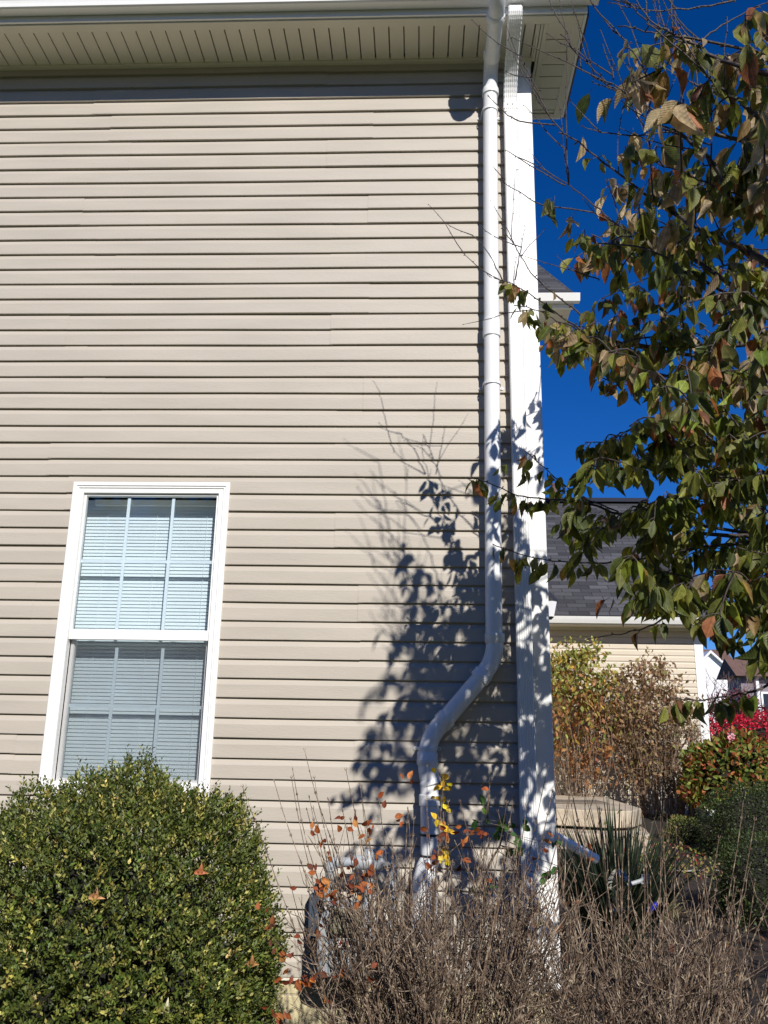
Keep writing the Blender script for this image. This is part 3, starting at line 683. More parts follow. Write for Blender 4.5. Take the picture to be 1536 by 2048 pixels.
# ------------------------------------------------------------ dead leaves caught on the boxwood
for (px, py, lab, col) in ((400, 1747, 'curled rust-coloured dead leaf caught high on the boxwood', (.42, .16, .07)), (190, 1797, 'tan star-shaped dead leaf caught in the middle of the boxwood', (.50, .27, .13)),
                      (502, 1930, 'brown dead leaf caught on the lower right of the boxwood', (.36, .18, .07)), (332, 2022, 'pale cream dead leaf low on the boxwood', (.55, .52, .35))):
    p = None
    for Y in np.linspace(-1.95, -.9, 60):
        q = at(px, py, Y); e = ((q-np.array(bc))/np.array(br)); 
        if e@e < 1.03: p = q; break
    if p is None: p = at(px, py, -1.5)
    o = leaves('fallen_leaf', [p+np.array([-.022, 0, .0]), p], [(1, -.1, .1), (.2, -.3, 1)], [(0, -1, .4), (.3, -1, .2)], [.05, .035], [.024, .022], [col, col], M['dryleaf'], None, 'curled')
    tag(o, lab, 'leaf')

# ------------------------------------------------------------ cherry tree
tr = empty('cherry_tree', (2.45, -1.5, 0)); tag(tr, 'autumn cherry tree with drooping green and orange leaves reaching past the house corner', 'tree')
nodes = []   # (pos, radius, branch id) available for attachment
bark = MB(); twig_tips = []
TRK = [np.array(q) for q in ((2.45, -1.5, -.05), (2.42, -1.48, .5), (2.40, -1.5, 1.0), (2.38, -1.5, 1.5), (2.36, -1.52, 2.0), (2.32, -1.55, 2.6), (2.28, -1.6, 3.2), (2.22, -1.65, 3.9), (2.15, -1.7, 4.6))]
tk = MB(); tk.tube(TRK[:6], [.085, .07, .065, .062, .055, .045], 12); tk.build('trunk', M['bark'], tr, smooth=True)
bark.tube(TRK[5:], [.045, .036, .026, .012], 8)
for p in TRK[4:]: nodes.append(p)
def smooth_path(P, k=4):
    P = [np.array(p) for p in P]; out = []
    for i in range(len(P)-1):
        p0 = P[max(i-1, 0)]; p1 = P[i]; p2 = P[i+1]; p3 = P[min(i+2, len(P)-1)]
        for j in range(k):
            t = j/k; out.append(.5*((2*p1)+(-p0+p2)*t+(2*p0-5*p1+4*p2-p3)*t*t+(-p0+3*p1-3*p2+p3)*t**3))
    out.append(P[-1]); return out
def branch(px, Y0, Y1, root_z, rbase, rtip=.0022, to_trunk=True):
    """px = picture positions tip -> root, depth Y0 at tip to Y1 at last point, then on to the trunk"""
    n = len(px); pts = [at(x, y, Y0+(Y1-Y0)*i/(n-1)) for i, (x, y) in enumerate(px)]
    if to_trunk:
        ti = min(range(2, len(TRK)), key=lambda i: abs(TRK[i][2]-root_z)); tgt = TRK[ti]
        a = pts[-1]; pts.append(a*.5+tgt*.5+np.array([0, 0, .03])); pts.append(tgt)
    sp = smooth_path(pts, 5); m = len(sp)
    wig = [p+rng.standard_normal(3)*.0022 for p in sp]
    rr = [rtip+(rbase*.8-rtip)*(i/(m-1))**2.0 for i in range(m)]
    bark.tube(wig, rr, 6)
    for i, p in enumerate(wig[:-1]):
        nodes.append(p)
        if i > 0 and i % 2 == 0 and rr[i] < .012:        # spur buds
            d = rnd_dirs(1)[0]; d[2] = abs(d[2])*.5; L_ = .008+.012*random.random(); bark.tube([p, p+d*L_, p+d*(L_+.004)], [.0022, .0030, .0008], 5)
    return wig
B = []
def br_(name, px, Y0, Y1, rz, rb, lf): B.append((branch(px, Y0, Y1, rz, rb), lf))
br_('a', [(1170, -8), (1228, 59), (1277, 117), (1309, 182), (1348, 241), (1362, 268), (1430, 330), (1500, 420)], -2.2, -2.2, 3.0, .016, .12)
br_('b', [(1121, 68), (1189, 143), (1248, 182), (1296, 215), (1352, 243), (1404, 260), (1492, 283), (1560, 310)], -2.0, -2.2, 3.2, .018, .22)
br_('c', [(1039, 111), (1069, 169), (1108, 247), (1166, 293), (1238, 348), (1306, 400), (1355, 433), (1404, 463), (1492, 502), (1560, 540)], -1.7, -2.1, 2.8, .022, .25)
br_('d', [(1036, 313), (1134, 368), (1199, 420), (1238, 453), (1290, 472), (1360, 500), (1450, 560), (1560, 620)], -1.5, -2.0, 2.6, .018, .4)
br_('e', [(1248, 293), (1329, 332), (1414, 365), (1500, 400), (1560, 430)], -2.2, -2.3, 3.0, .012, .5)
br_('f', [(1012, 563), (1036, 574), (1101, 616), (1160, 658), (1218, 681), (1323, 693), (1502, 689), (1580, 700)], -.97, -1.5, 2.6, .026, .55)
br_('g', [(1003, 455), (1036, 502), (1069, 554), (1111, 590), (1166, 632), (1212, 675), (1260, 690)], -1.0, -1.15, 2.6, .014, .2)
br_('h', [(1030, 610), (1095, 629), (1143, 668), (1199, 711), (1238, 727), (1290, 753), (1378, 755), (1560, 790)], -1.05, -1.5, 2.6, .016, .6)
br_('i', [(1049, 900), (1100, 947), (1155, 990), (1233, 1021), (1288, 1045), (1350, 1064), (1436, 1068), (1560, 1080)], -.75, -1.3, 2.0, .022, .7)
br_('j', [(983, 1088), (1053, 1111), (1123, 1123), (1209, 1125), (1311, 1113), (1400, 1095), (1560, 1085)], -.7, -1.3, 2.0, .016, .6)
br_('k', [(1170, 1279), (1241, 1267), (1288, 1256), (1334, 1236), (1385, 1220), (1560, 1180)], -1.0, -1.4, 1.6, .014, .25)
br_('l', [(936, 958), (960, 958), (1034, 990), (1092, 998), (1180, 1008), (1260, 1030)], -.80, -.95, 2.0, .012, .6)
br_('m', [(1244, -8), (1303, 49), (1339, 65), (1394, 91), (1459, 127), (1560, 150)], -2.3, -2.4, 3.6, .020, .3)
br_('n', [(1296, 45), (1384, 120), (1427, 166), (1475, 199), (1560, 265)], -2.4, -2.3, 3.4, .018, .35)
br_('o', [(1236, 50), (1303, 66), (1340, 72), (1400, 80)], -2.3, -2.35, 3.8, .010, .2)
br_('p', [(1225, 440), (1306, 502), (1348, 535), (1400, 559), (1480, 600), (1560, 640)], -1.8, -1.9, 2.6, .016, .6)
br_('r', [(1341, 1396), (1392, 1401), (1451, 1392), (1525, 1378), (1600, 1350)], -1.6, -1.6, 1.5, .014, .6)
br_('s', [(1170, 886), (1218, 880), (1244, 867), (1290, 847), (1329, 834), (1450, 810), (1560, 800)], -1.0, -1.5, 2.2, .016, .7)
br_('t', [(1200, 755), (1280, 780), (1370, 840), (1450, 900), (1560, 960)], -1.2, -1.5, 2.3, .018, .6)
def shoot(px, Y, r=.0028):
    P = smooth_path([at(x, y, Y) for x, y in px], 4); P = [p+rng.standard_normal(3)*.0015 for p in P]
    bark.tube(P, [r*(.5+.8*i/len(P)) for i in range(len(P))], 5)
    for p in P[::2]: bark.tube([p, p+rnd_dirs(1)[0]*.010], [.0024, .001], 5)
    for p in P: nodes.append(p)
shoot([(1134, 95), (1134, 267), (1137, 368)], -1.75); shoot([(1290, 120), (1292, 200), (1296, 265), (1306, 400)], -2.1); shoot([(1423, 150), (1424, 208), (1420, 368)], -2.2)
shoot([(1360, 150), (1366, 300)], -2.2); shoot([(945, 467+3), (975, 505), (1005, 560)], -.97); shoot([(930, 510), (965, 540), (1005, 562)], -.97); shoot([(1050, 453), (1040, 510), (1030, 560)], -.97)
shoot([(975, 190), (1010, 225), (1040, 242), (1110, 250)], -1.68); shoot([(1012, 300), (1060, 330), (1130, 372)], -1.5); shoot([(1002, 363), (1040, 385), (1085, 410), (1190, 425)], -1.5)
shoot([(1144, 130), (1190, 155), (1240, 185)], -2.0); shoot([(1162, 252), (1220, 268), (1300, 268), (1400, 255)], -2.1); shoot([(1224, 120), (1226, 160)], -2.05)
shoot([(1045, 512), (1140, 540), (1200, 560)], -1.1); shoot([(1536, 5), (1480, 30), (1430, 60), (1390, 90)], -2.3); shoot([(1215, 5), (1300, 20), (1400, 15), (1470, 0)], -2.3)
shoot([(1270, -5), (1300, 40), (1340, 66)], -2.35); shoot([(1536, 170), (1470, 180), (1400, 172), (1385, 165)], -2.2)
# grow the rest of the crown toward scattered targets
def inpoly(x, y, poly):
    c = False; j = len(poly)-1
    for i in range(len(poly)):
        xi, yi = poly[i]; xj, yj = poly[j]
        if (yi > y) != (yj > y) and x < (xj-xi)*(y-yi)/(yj-yi)+xi: c = not c
        j = i
    return c
PA = [(1260, 60), (1400, 20), (1600, -40), (1600, 420), (1420, 420), (1330, 330), (1250, 180)]
PB = [(1130, 430), (1230, 420), (1300, 350), (1600, 300), (1600, 830), (1330, 830), (1250, 750), (1130, 730), (1060, 640), (1130, 640), (1200, 600), (1210, 520)]
PC = [(1330, 820), (1600, 820), (1600, 1330), (1490, 1320), (1420, 1260), (1340, 1225), (1260, 1190), (1210, 1120), (1110, 1090), (1130, 1010), (1240, 1020), (1290, 960), (1180, 940), (1190, 880), (1260, 850)]
targets = []
PD = [(1120, 400), (1280, 300), (1310, 500), (1150, 560)]
def fill(poly, n, Y0, Y1, tagv):
    xs_ = [p[0] for p in poly]; ys_ = [p[1] for p in poly]; k = 0
    while k < n:
        x = random.uniform(min(xs_), max(xs_)); y = random.uniform(min(ys_), max(ys_))
        if inpoly(x, y, poly): targets.append((at(x, y, random.uniform(Y0, Y1)), tagv)); k += 1
fill(PD, 16, -1.25, -.7, 'A'); fill(PA, 50, -2.6, -1.7, 'A'); fill(PB, 185, -2.4, -.9, 'B'); fill(PC, 270, -2.1, -.5, 'C')
k = 0
while k < 300:     # the part of the crown outside the picture
    d = rnd_dirs(1)[0]*random.random()**.4; p = np.array([2.8, -1.15, 2.75])+d*np.array([1.65, 1.1, 1.6]); px, py = prj(p)
    if px > 1560 or py < -60: targets.append((p, 'X')); k += 1
k = 0
while k < 30:    # upper crown reaching toward the wall above the picture
    W = at(random.uniform(690, 1010), random.uniform(1330, 1600), 0); d = random.uniform(2.5, 4.6); p = W+d*np.array(SUN)/(-SUN.y)
    px, py = prj(p) if (p-EYE)@FW > .2 else (768, -999)
    if py < -70 : targets.append((p, 'X')); k += 1
targets.sort(key=lambda t: np.linalg.norm(t[0]-np.array([2.35, -1.55, 2.8])))
LP = []; LD = []; LN = []; LL_ = []; LT = []; stalks = MB()
cand = [p for p in nodes if prj(p)[0] < 1480 and prj(p)[1] < 620]; random.shuffle(cand)
for p in cand[:75]:      # bare shoots reaching up and toward the house
    d = unit(np.array([random.uniform(-.9, .25), random.uniform(-.35, .35), random.uniform(.15, 1.0)])); L_ = random.uniform(.10, .42); P = [p]
    for k in range(5): d = unit(d+.10*rng.standard_normal(3)+np.array([0, 0, .05])); P.append(P[-1]+d*L_/5)
    bark.tube(P, [.0026, .0023, .002, .0018, .0015, .0009], 4)
    for q in P[1:]: 
        e = rnd_dirs(1)[0]; bark.tube([q, q+e*.007], [.0022, .0010], 4)
def add_leaf(p, tagv, scale=1.0, hang=.75):
    out = rnd_dirs(1)[0]; out[2] = -abs(out[2])*.4; d = unit(out*(1-hang*.55)+np.array([-.12, 0, -hang]))
    pl = .012+.014*random.random(); q = p+unit(out*.9+np.array([0, 0, -.25]))*pl
    stalks.tube([p, q], [.0011, .0009], 3, False)
    nn = rnd_dirs(1)[0]*.9+np.array([0, 0, .45]); LP.append(q); LD.append(d); LN.append(nn); LL_.append(random.uniform(.048, .092)*scale); LT.append(tagv)
for p, tg in targets:
    arr = np.array(nodes); dd = np.linalg.norm(arr-p, axis=1)+.25*np.maximum(0, p[0]-arr[:, 0])*0+(.3*(arr[:, 0] < p[0]))
    j = int(np.argmin(dd)); a = arr[j]; L_ = np.linalg.norm(p-a)
    if L_ > .9 or L_ < .02: continue
    mid = a*.5+p*.5+rng.standard_normal(3)*.05*L_+np.array([0, 0, .08*L_]); sp = smooth_path([a, mid, p], 3)
    bark.tube(sp, [.0022+.006*min(L_, .5)*(1-i/(len(sp)-1)) for i in range(len(sp))], 4)
    for q in sp[1:]: nodes.append(q)
    nl = {'A': 3, 'B': 6, 'C': 7, 'X': 7}[tg]
    for k in range(nl):
        u = random.random()**.7; i = min(int(u*(len(sp)-1)), len(sp)-2); f = u*(len(sp)-1)-i; add_leaf(sp[i]*(1-f)+sp[i+1]*f, tg)
    add_leaf(p, tg); add_leaf(p, tg)
for wig, lf in B:
    m = len(wig)
    for i, p in enumerate(wig[:int(m*.75)]):
        if lf < .45 and i < m*.22: continue
        y_ = prj(p)[1]
        if random.random() < lf:
            for k in range(random.choice((1, 2, 3))): add_leaf(p, 'B' if y_ < 800 else 'C')
# hand-placed leaf clusters at the showing tips
for (px, py, Y, n_, tg) in ((1025, 568, -.97, 1, 'R'), (1008, 575, -.97, 2, 'O'), (1040, 590, -.98, 3, 'G'), (1055, 620, -1.0, 4, 'G'), (1080, 640, -1.02, 5, 'G'), (1110, 650, -1.1, 6, 'G'), (1150, 690, -1.1, 6, 'G'),
        (1270, 90, -2.3, 2, 'T'), (1330, 95, -2.3, 2, 'T'), (1360, 100, -2.3, 2, 'G'), (1190, 180, -1.9, 1, 'T'), (1230, 195, -2.0, 2, 'T'), (1290, 130, -2.1, 2, 'T'), (1283, 175, -2.1, 2, 'T'), (1175, 270, -1.8, 1, 'T'), (1262, 255, -2.1, 1, 'T'), (1265, 300, -2.0, 3, 'T'),
        (1230, 370, -1.9, 2, 'O'), (1310, 330, -2.0, 4, 'O'), (1110, 395, -1.6, 3, 'T'), (1145, 430, -1.6, 4, 'T'), (1160, 470, -1.6, 3, 'G'), (1390, 400, -2.4, 2, 'T'), (1340, 430, -2.3, 3, 'T'), (1500, 615, -2.4, 3, 'G'), (1530, 270, -2.4, 2, 'T'),
        (1010, 930, -.8, 2, 'G'), (1050, 935, -.8, 3, 'G'), (975, 965, -.8, 1, 'O'), (1000, 990, -.8, 3, 'G'), (1030, 985, -.82, 3, 'G'), (1060, 1000, -.82, 3, 'O'), (1075, 1000, -.85, 3, 'Y'), (1100, 975, -.8, 3, 'Y'), (1130, 985, -.85, 3, 'Y'), (1160, 1010, -.9, 5, 'G'), (1200, 1030, -.95, 6, 'G'),
        (1015, 1110, -.72, 2, 'O'), (1040, 1125, -.72, 2, 'G'), (1080, 1125, -.75, 2, 'G'), (1100, 1125, -.8, 3, 'G'), (1150, 1125, -.85, 5, 'G'), (1225, 1200, -1.0, 2, 'O'), (1262, 1210, -1.0, 3, 'O'), (1380, 1400, -1.6, 2, 'G'), (1330, 1400, -1.6, 1, 'G'), (1430, 1395, -1.6, 3, 'G'), (1500, 1385, -1.6, 3, 'G'),
        (1170, 895, -1.0, 4, 'G'), (1200, 890, -1.0, 4, 'G'), (1060, 740, -1.0, 0, 'G'), (1110, 710, -1.1, 4, 'G'), (1090, 690, -1.05, 3, 'O'), (1280, 640, -1.7, 3, 'O'), (1330, 640, -1.8, 3, 'O'), (1240, 610, -1.7, 3, 'O')):
    for k in range(n_): add_leaf(at(px+random.uniform(-9, 9), py+random.uniform(-7, 7), Y), tg)
nL = len(LP); cols = np.zeros((nL, 3))
G = [(.06, .08, .018), (.095, .12, .024), (.14, .155, .032), (.21, .22, .045)]; Tn = [(.34, .25, .15), (.42, .33, .20), (.25, .20, .11), (.16, .17, .06)]; Og = [(.32, .12, .045), (.19, .075, .035), (.28, .18, .07), (.22, .15, .06)]; Yl = [(.24, .30, .05), (.17, .24, .04)]; Rd = [(.28, .07, .05)]
mix = {'A': (.34, .50, .16, 0), 'B': (.60, .20, .14, .06), 'C': (.84, .03, .06, .07), 'X': (.85, .05, .07, .03), 'G': (.9, .1, 0, 0), 'T': (.1, .8, .1, 0), 'O': (.25, .2, .55, 0), 'Y': (.1, 0, 0, .9), 'R': (0, 0, 1, 0)}
for i, t in enumerate(LT):
    r_ = random.random(); mxx = mix[t]; pal = G if r_ < mxx[0] else Tn if r_ < mxx[0]+mxx[1] else Og if r_ < mxx[0]+mxx[1]+mxx[2] else Yl
    if t == 'R': pal = Rd
    cols[i] = np.array(random.choice(pal))*random.uniform(.75, 1.25)
LL_ = np.array(LL_); big = np.array([t in 'AT' for t in LT]); LL_[big] *= 1.35
cur = rng.random(nL) < .34
cr = leaves('crown', np.array(LP)[~cur], np.array(LD)[~cur], np.array(LN)[~cur], LL_[~cur], LL_[~cur]*rng.uniform(.40, .54, (~cur).sum()), cols[~cur], M['leaf'], tr, 'leaf')
c2 = leaves('curled_leaves', np.array(LP)[cur], np.array(LD)[cur], np.array(LN)[cur], LL_[cur], LL_[cur]*.45, cols[cur], M['leaf'], tr, 'curled')
bark.build('branches_or_core', M['bark'], tr, smooth=True, recalc=False); stalks.build('leaf_stalks', M['bark'], tr, recalc=False); adopt(tr)

# ------------------------------------------------------------ dormant shrubs in the foreground
def twiggy(name, base, label, cat, spread, n_stem, H, lean, dense, shoots, shoot_top, mat, leaf_spots=None, group=None, cl=None, twr=1.0, stemlen=(.75, 1.05), clip=None, lean_y=0.0):
    o = empty(name, base); mb = MB(); bx_, by_, bz_ = base
    def twigp(p, d, L_, r, seg=4, curve=.25):
        P = [p]; d = d.copy(); 
        for k in range(seg):
            d = unit(d+curve*rng.standard_normal(3)*.35+np.array([0, 0, .06])); P.append(P[-1]+d*L_/seg)
        return P
    for s in range(n_stem):
        a = random.uniform(0, 2*PI); rr = math.sqrt(random.random()); tilt = lean*rr
        d = np.array([math.cos(a)*math.sin(tilt)*spread[0], math.sin(a)*math.sin(tilt)*spread[1]+lean_y, math.cos(tilt)]); d = unit(d)
        p0 = np.array([bx_+.12*rr*math.cos(a), by_+.10*rr*math.sin(a), bz_-.03]); L_ = H*random.uniform(*stemlen)/max(d[2], .5)*.93
        P = twigp(p0, d, L_, .005, 7, .16); mb.tube(P, [(.0050-.0032*k/7)*twr for k in range(8)], 4, False)
        for j in range(2, 8):
            for q in range(dense):
                sd0 = rnd_dirs(1)[0]; dd_ = unit(unit(P[j]-P[j-1])*.9+sd0*.95+np.array([0, 0, .25])); Ls = random.uniform(.07, .26)
                Q = twigp(P[j]+(P[j-1]-P[j])*random.random(), dd_, Ls, .002, 4, .42); mb.tube(Q, [.0026*twr, .0023*twr, .002*twr, .0017*twr, .0011*twr], 4, False)
                if random.random() < .75:
                    k = random.choice((1, 2, 3)); dd2 = unit(unit(Q[k+1]-Q[k])+rnd_dirs(1)[0]*1.0); S = twigp(Q[k], dd2, random.uniform(.04, .13), .0015, 3, .5); mb.tube(S, [.0018*twr, .0016*twr, .0013*twr, .0009*twr], 3, False)
    tips = []
    for s in range(shoots):
        x0 = random.uniform(-1, 1); y0 = random.uniform(-1, 1)
        p0 = np.array([bx_+x0*spread[0]*.32, by_+y0*spread[1]*.25, bz_+H*random.uniform(.35, .8)])
        d = unit(np.array([x0*spread[0]*.62+random.uniform(-.14, .14), y0*.2+lean_y, 1.0])); L_ = random.uniform(.25, .95)**1.0*(shoot_top-p0[2])/d[2]
        if L_ < .1: continue
        P = twigp(p0, d, L_, .003, 8, .07); R = [(.0034-.0019*k/8)*twr for k in range(9)]; mb.tube(P, R, 5)
        for k in range(3, 9):       # opposite bud pairs
            t = unit(P[k]-P[k-1]); sd0 = unit(np.cross(t, rnd_dirs(1)[0]))
            for sg in (-1, 1): mb.tube([P[k], P[k]+sd0*sg*.0045+t*.004, P[k]+sd0*sg*.0035+t*.011], [.0022*twr, .0022*twr, .0006], 4)
        tips.append(P)
    mb.build('stems', M[mat], o, recalc=False)
    if leaf_spots:
        P_ = []; D_ = []; N_ = []; L2 = []
        for (px, py, Y, n_) in leaf_spots:
            for k in range(n_):
                q = at(px+random.gauss(0, 7), py+random.gauss(0, 8), Y+random.uniform(-.04, .04)); P_.append(q); dd_ = rnd_dirs(1)[0]; dd_[1] *= .5; D_.append(dd_+np.array([0, 0, .1])); N_.append(rnd_dirs(1)[0]+np.array([.2, -1, .2])); L2.append(random.uniform(.022, .036))
            # the shoot that carries them
        L2 = np.array(L2); cc = pick(*cl, len(P_), .2); leaves('leaves', P_, D_, N_, L2, L2*.62, cc, M['dryleaf'], o, 'leaf')
    adopt(o); tag(o, label, cat, group); return o
ORG = ([(.34, .10, .03), (.24, .06, .025), (.44, .18, .05), (.15, .045, .025)], [.4, .3, .15, .15])
sp1 = [(628, 1660, -1.3, 4), (645, 1670, -1.3, 2), (690, 1650, -1.3, 3), (710, 1655, -1.3, 2), (735, 1660, -1.3, 5), (742, 1685, -1.3, 3), (765, 1590, -1.3, 1), (795, 1550, -1.3, 1), (818, 1555, -1.3, 2), (768, 1615, -1.3, 1), (682, 1635, -1.3, 1), (745, 1710, -1.3, 2), (802, 1640, -1.3, 3),
       (632, 1735, -1.3, 2), (650, 1710, -1.3, 2), (640, 1765, -1.3, 8), (650, 1785, -1.3, 8), (662, 1800, -1.3, 6), (700, 1735, -1.3, 4), (705, 1755, -1.3, 5), (720, 1775, -1.3, 7), (712, 1795, -1.3, 5), (742, 1745, -1.3, 4), (752, 1770, -1.2, 2), (608, 1785, -1.3, 1),
       (545, 1855, -1.35, 3), (525, 1830, -1.35, 2), (548, 1895, -1.35, 3), (572, 1900, -1.35, 2), (610, 1875, -1.35, 4), (632, 1890, -1.35, 2), (650, 1855, -1.35, 1), (562, 1940, -1.35, 3), (605, 1960, -1.35, 5), (590, 1970, -1.35, 4), (628, 1950, -1.35, 3), (650, 2015, -1.35, 2), (542, 2025, -1.4, 3), (570, 2030, -1.4, 4), (675, 1952, -1.35, 3), (745, 1945, -1.4, 2), (758, 1965, -1.4, 2), (650, 1960, -1.35, 2)]
sp2 = [(860, 1665, -1.1, 3), (888, 1680, -1.1, 3), (895, 1650, -1.1, 2), (865, 1730, -1.1, 6), (885, 1715, -1.1, 2), (920, 1655, -1.1, 2), (950, 1665, -1.1, 3), (965, 1660, -1.1, 3), (930, 1690, -1.1, 3), (925, 1720, -1.1, 4), (975, 1577, -1.1, 1), (985, 1588, -1.1, 1), (965, 1655, -1.1, 1), (980, 1765, -1.1, 2),
       (1097, 1680, -1.0, 2), (1080, 1715, -1.0, 2), (1180, 1712, -.9, 1), (1192, 1697, -.9, 1), (1055, 1765, -1.0, 1), (1060, 1820, -1.0, 2), (1085, 1815, -1.0, 1), (1097, 1855, -1.0, 1), (1117, 1862, -1.0, 2), (1135, 1780, -.9, 1), (1130, 1805, -.9, 2), (1140, 1905, -.9, 1)]
twiggy('dormant_shrub', (.06, -1.12, 0), 'dense bare grey-brown twiggy shrub with rust leaves in front of the gas meter', 'shrub', (.92, .75), 120, 1.03, .52, 4, 95, 1.45, 'greytwig', sp1+sp2[:14], 'bare twiggy shrubs along the wall', ORG, twr=.8, clip=1)
twiggy('dormant_shrub', (.78, -1.02, 0), 'bare twiggy shrub with a few orange leaves below the foot of the downspout', 'shrub', (1.0, .7), 70, .90, .60, 4, 48, 1.34, 'greytwig', sp2[14:], 'bare twiggy shrubs along the wall', ORG, twr=.85)
twiggy('dormant_shrub', (1.38, -.85, 0), 'sparse leafless shrub of long pale stems at the lower right', 'shrub', (1.0, .7), 34, .66, .65, 3, 34, 1.14, 'greytwig', [(1330, 1905, -1.0, 1)], 'bare twiggy shrubs along the wall', ORG, twr=.95)

# traced leafy shoots: yellow sapling and green vine by the pipes
def sapling(name, px, Y, lf, pal, L0, label, cat, mat='browntwig', r=.004, tm='leaf', droop=.2):
    base = at(*px[-1], Y); o = empty(name, (base[0], Y, 0)); mb = MB(); P = smooth_path([at(x, y, Y) for x, y in px]+[np.array([base[0]+.01, Y, .02])], 4)
    mb.tube(P, [r*(.35+.65*i/len(P)) for i in range(len(P))], 6); P_ = []; D_ = []; N_ = []; L2 = []
    for (x, y, n_) in lf:
        for k in range(n_):
            q = at(x+random.gauss(0, 6), y+random.gauss(0, 7), Y+random.uniform(-.03, .03)); j = int(np.argmin([np.linalg.norm(q-p) for p in P])); mb.tube([P[j], q], [.0014, .001], 4, False)
            P_.append(q); dd_ = rnd_dirs(1)[0]*np.array([1, .5, 1]); dd_[2] -= droop; D_.append(dd_); N_.append(rnd_dirs(1)[0]*.6+np.array([.1, -1, .4])); L2.append(random.uniform(.7, 1.2)*L0)
    L2 = np.array(L2); leaves('leaves', P_, D_, N_, L2, L2*.7, pick(pal, [1]*len(pal), len(P_), .15), M['dryleaf'], o, tm); mb.build('stem', M[mat], o, smooth=True); adopt(o); return tag(o, label, cat)
sapling('yellow_sapling', [(884, 1565), (886, 1620), (893, 1700), (905, 1790)], -.75, [(905, 1562, 2), (880, 1563, 3), (868, 1580, 2), (893, 1575, 3), (875, 1600, 3), (895, 1615, 3), (880, 1640, 3), (896, 1665, 3), (885, 1700, 4), (890, 1720, 3)],
        [(.80, .55, .03), (.72, .45, .04), (.65, .5, .08)], .033, 'thin sapling with bright yellow leaves in front of the round pipe', 'sapling')
sapling('green_vine', [(1010, 1645), (1000, 1690), (975, 1740), (968, 1830)], -.45, [(1005, 1640, 2), (1020, 1655, 3), (1045, 1655, 2), (1030, 1665, 2), (1040, 1695, 4), (1015, 1700, 3), (990, 1660, 2), (960, 1640, 3), (975, 1620, 2), (1100, 1745, 3), (1085, 1755, 3), (1075, 1850, 3), (965, 1780, 3), (1125, 1735, 2), (1110, 1690, 2)],
        [(.06, .16, .03), (.04, .11, .025), (.09, .2, .04)], .045, 'round-leaved green vine climbing beside the foot of the downspout', 'vine', 'browntwig', .008, 'flat')

# ------------------------------------------------------------ things on the ground at right
mb = MB()
q0 = at(1120, 1688, -.0)
eo = empty('downspout_extension', (.9, .35, .3)); 
mb = MB(); a = at(1105, 1670, .9); b = at(1192, 1718, 1.1)
loftp = [(tuple(a+(b-a)*t), .0) for t in np.linspace(0, 1, 2)]
mb.tube([a, a*.66+b*.34, a*.33+b*.67, b], [.029]*4, 16); mb.build('tube', M['pvc'], eo, smooth='auto'); adopt(eo); tag(eo, 'white plastic drain extension sloping away from the corner board', 'pipe')
mb = MB(); p0 = at(1328, 1746, 5.05); p1 = at(1440, 1746, 5.05); P = [p0*(1-t)+p1*t+np.array([0, .02*math.sin(9*t), .006*math.sin(13*t)]) for t in np.linspace(0, 1, 12)]
zz = P[0][2]-.035
for k in range(11):
    u, v_ = P[k], P[k+1]; mb.quad((u[0], u[1], zz-.02), (v_[0], v_[1], zz-.02), (v_[0], v_[1], v_[2]+.004), (u[0], u[1], u[2]+.004)); mb.quad((u[0], u[1], u[2]+.02), (v_[0], v_[1], v_[2]+.02), (v_[0], v_[1]+.10, v_[2]+.015), (u[0], u[1]+.10, u[2]+.015))
tag(mb.build('garden_edging', M['pvc'], recalc=False), 'strip of white edging lying in front of the dark hedge', 'edging')
# clear plastic jug and blue cap
jg = empty('plastic_jug', tuple(at(1240, 1800, 1.0)*[1, 1, 0]+[0, 0, .3])); jc = at(1240, 1775, 1.0); js = .075
mb = MB(); mb.tube([(jc[0], 1.0, jc[2]-.13), (jc[0], 1.0, jc[2]-.12), (jc[0], 1.0, jc[2]+.02), (jc[0]+.0, 1.0, jc[2]+.07), (jc[0], 1.0, jc[2]+.10)], [.07, .09, .09, .06, .03], 4); mb.build('body', M['clear'], jg)
mb = MB(); hx = at(1288, 1760, .98); mb.tube([(jc[0]+.04, .98, hx[2]-.03), (hx[0]-.02, .98, hx[2]-.005), (hx[0]+.015, .98, hx[2]+.02)], .012, 8); mb.tube([(hx[0]-.015, .98, hx[2]-.02), (hx[0]+.03, .98, hx[2]-.015), (hx[0]+.03, .98, hx[2]+.03), (hx[0]-.01, .98, hx[2]+.03), (hx[0]-.015, .98, hx[2]-.02)], .005, 6); mb.build('handle', M['grey_metal'], jg); adopt(jg); tag(jg, 'clear plastic jug standing below the spiky-leaved plant', 'jug')
mb = MB(); bp_ = at(1305, 1815, 1.3); mb.tube([bp_-np.array([.03, 0, .03]), bp_+np.array([.0, 0, .01]), bp_+np.array([.035, 0, .025])], [.012, .026, .008], 8); tag(mb.build('blue_toy', M['blue'], smooth=True), 'small bright blue plastic object lying in the shade', 'toy')

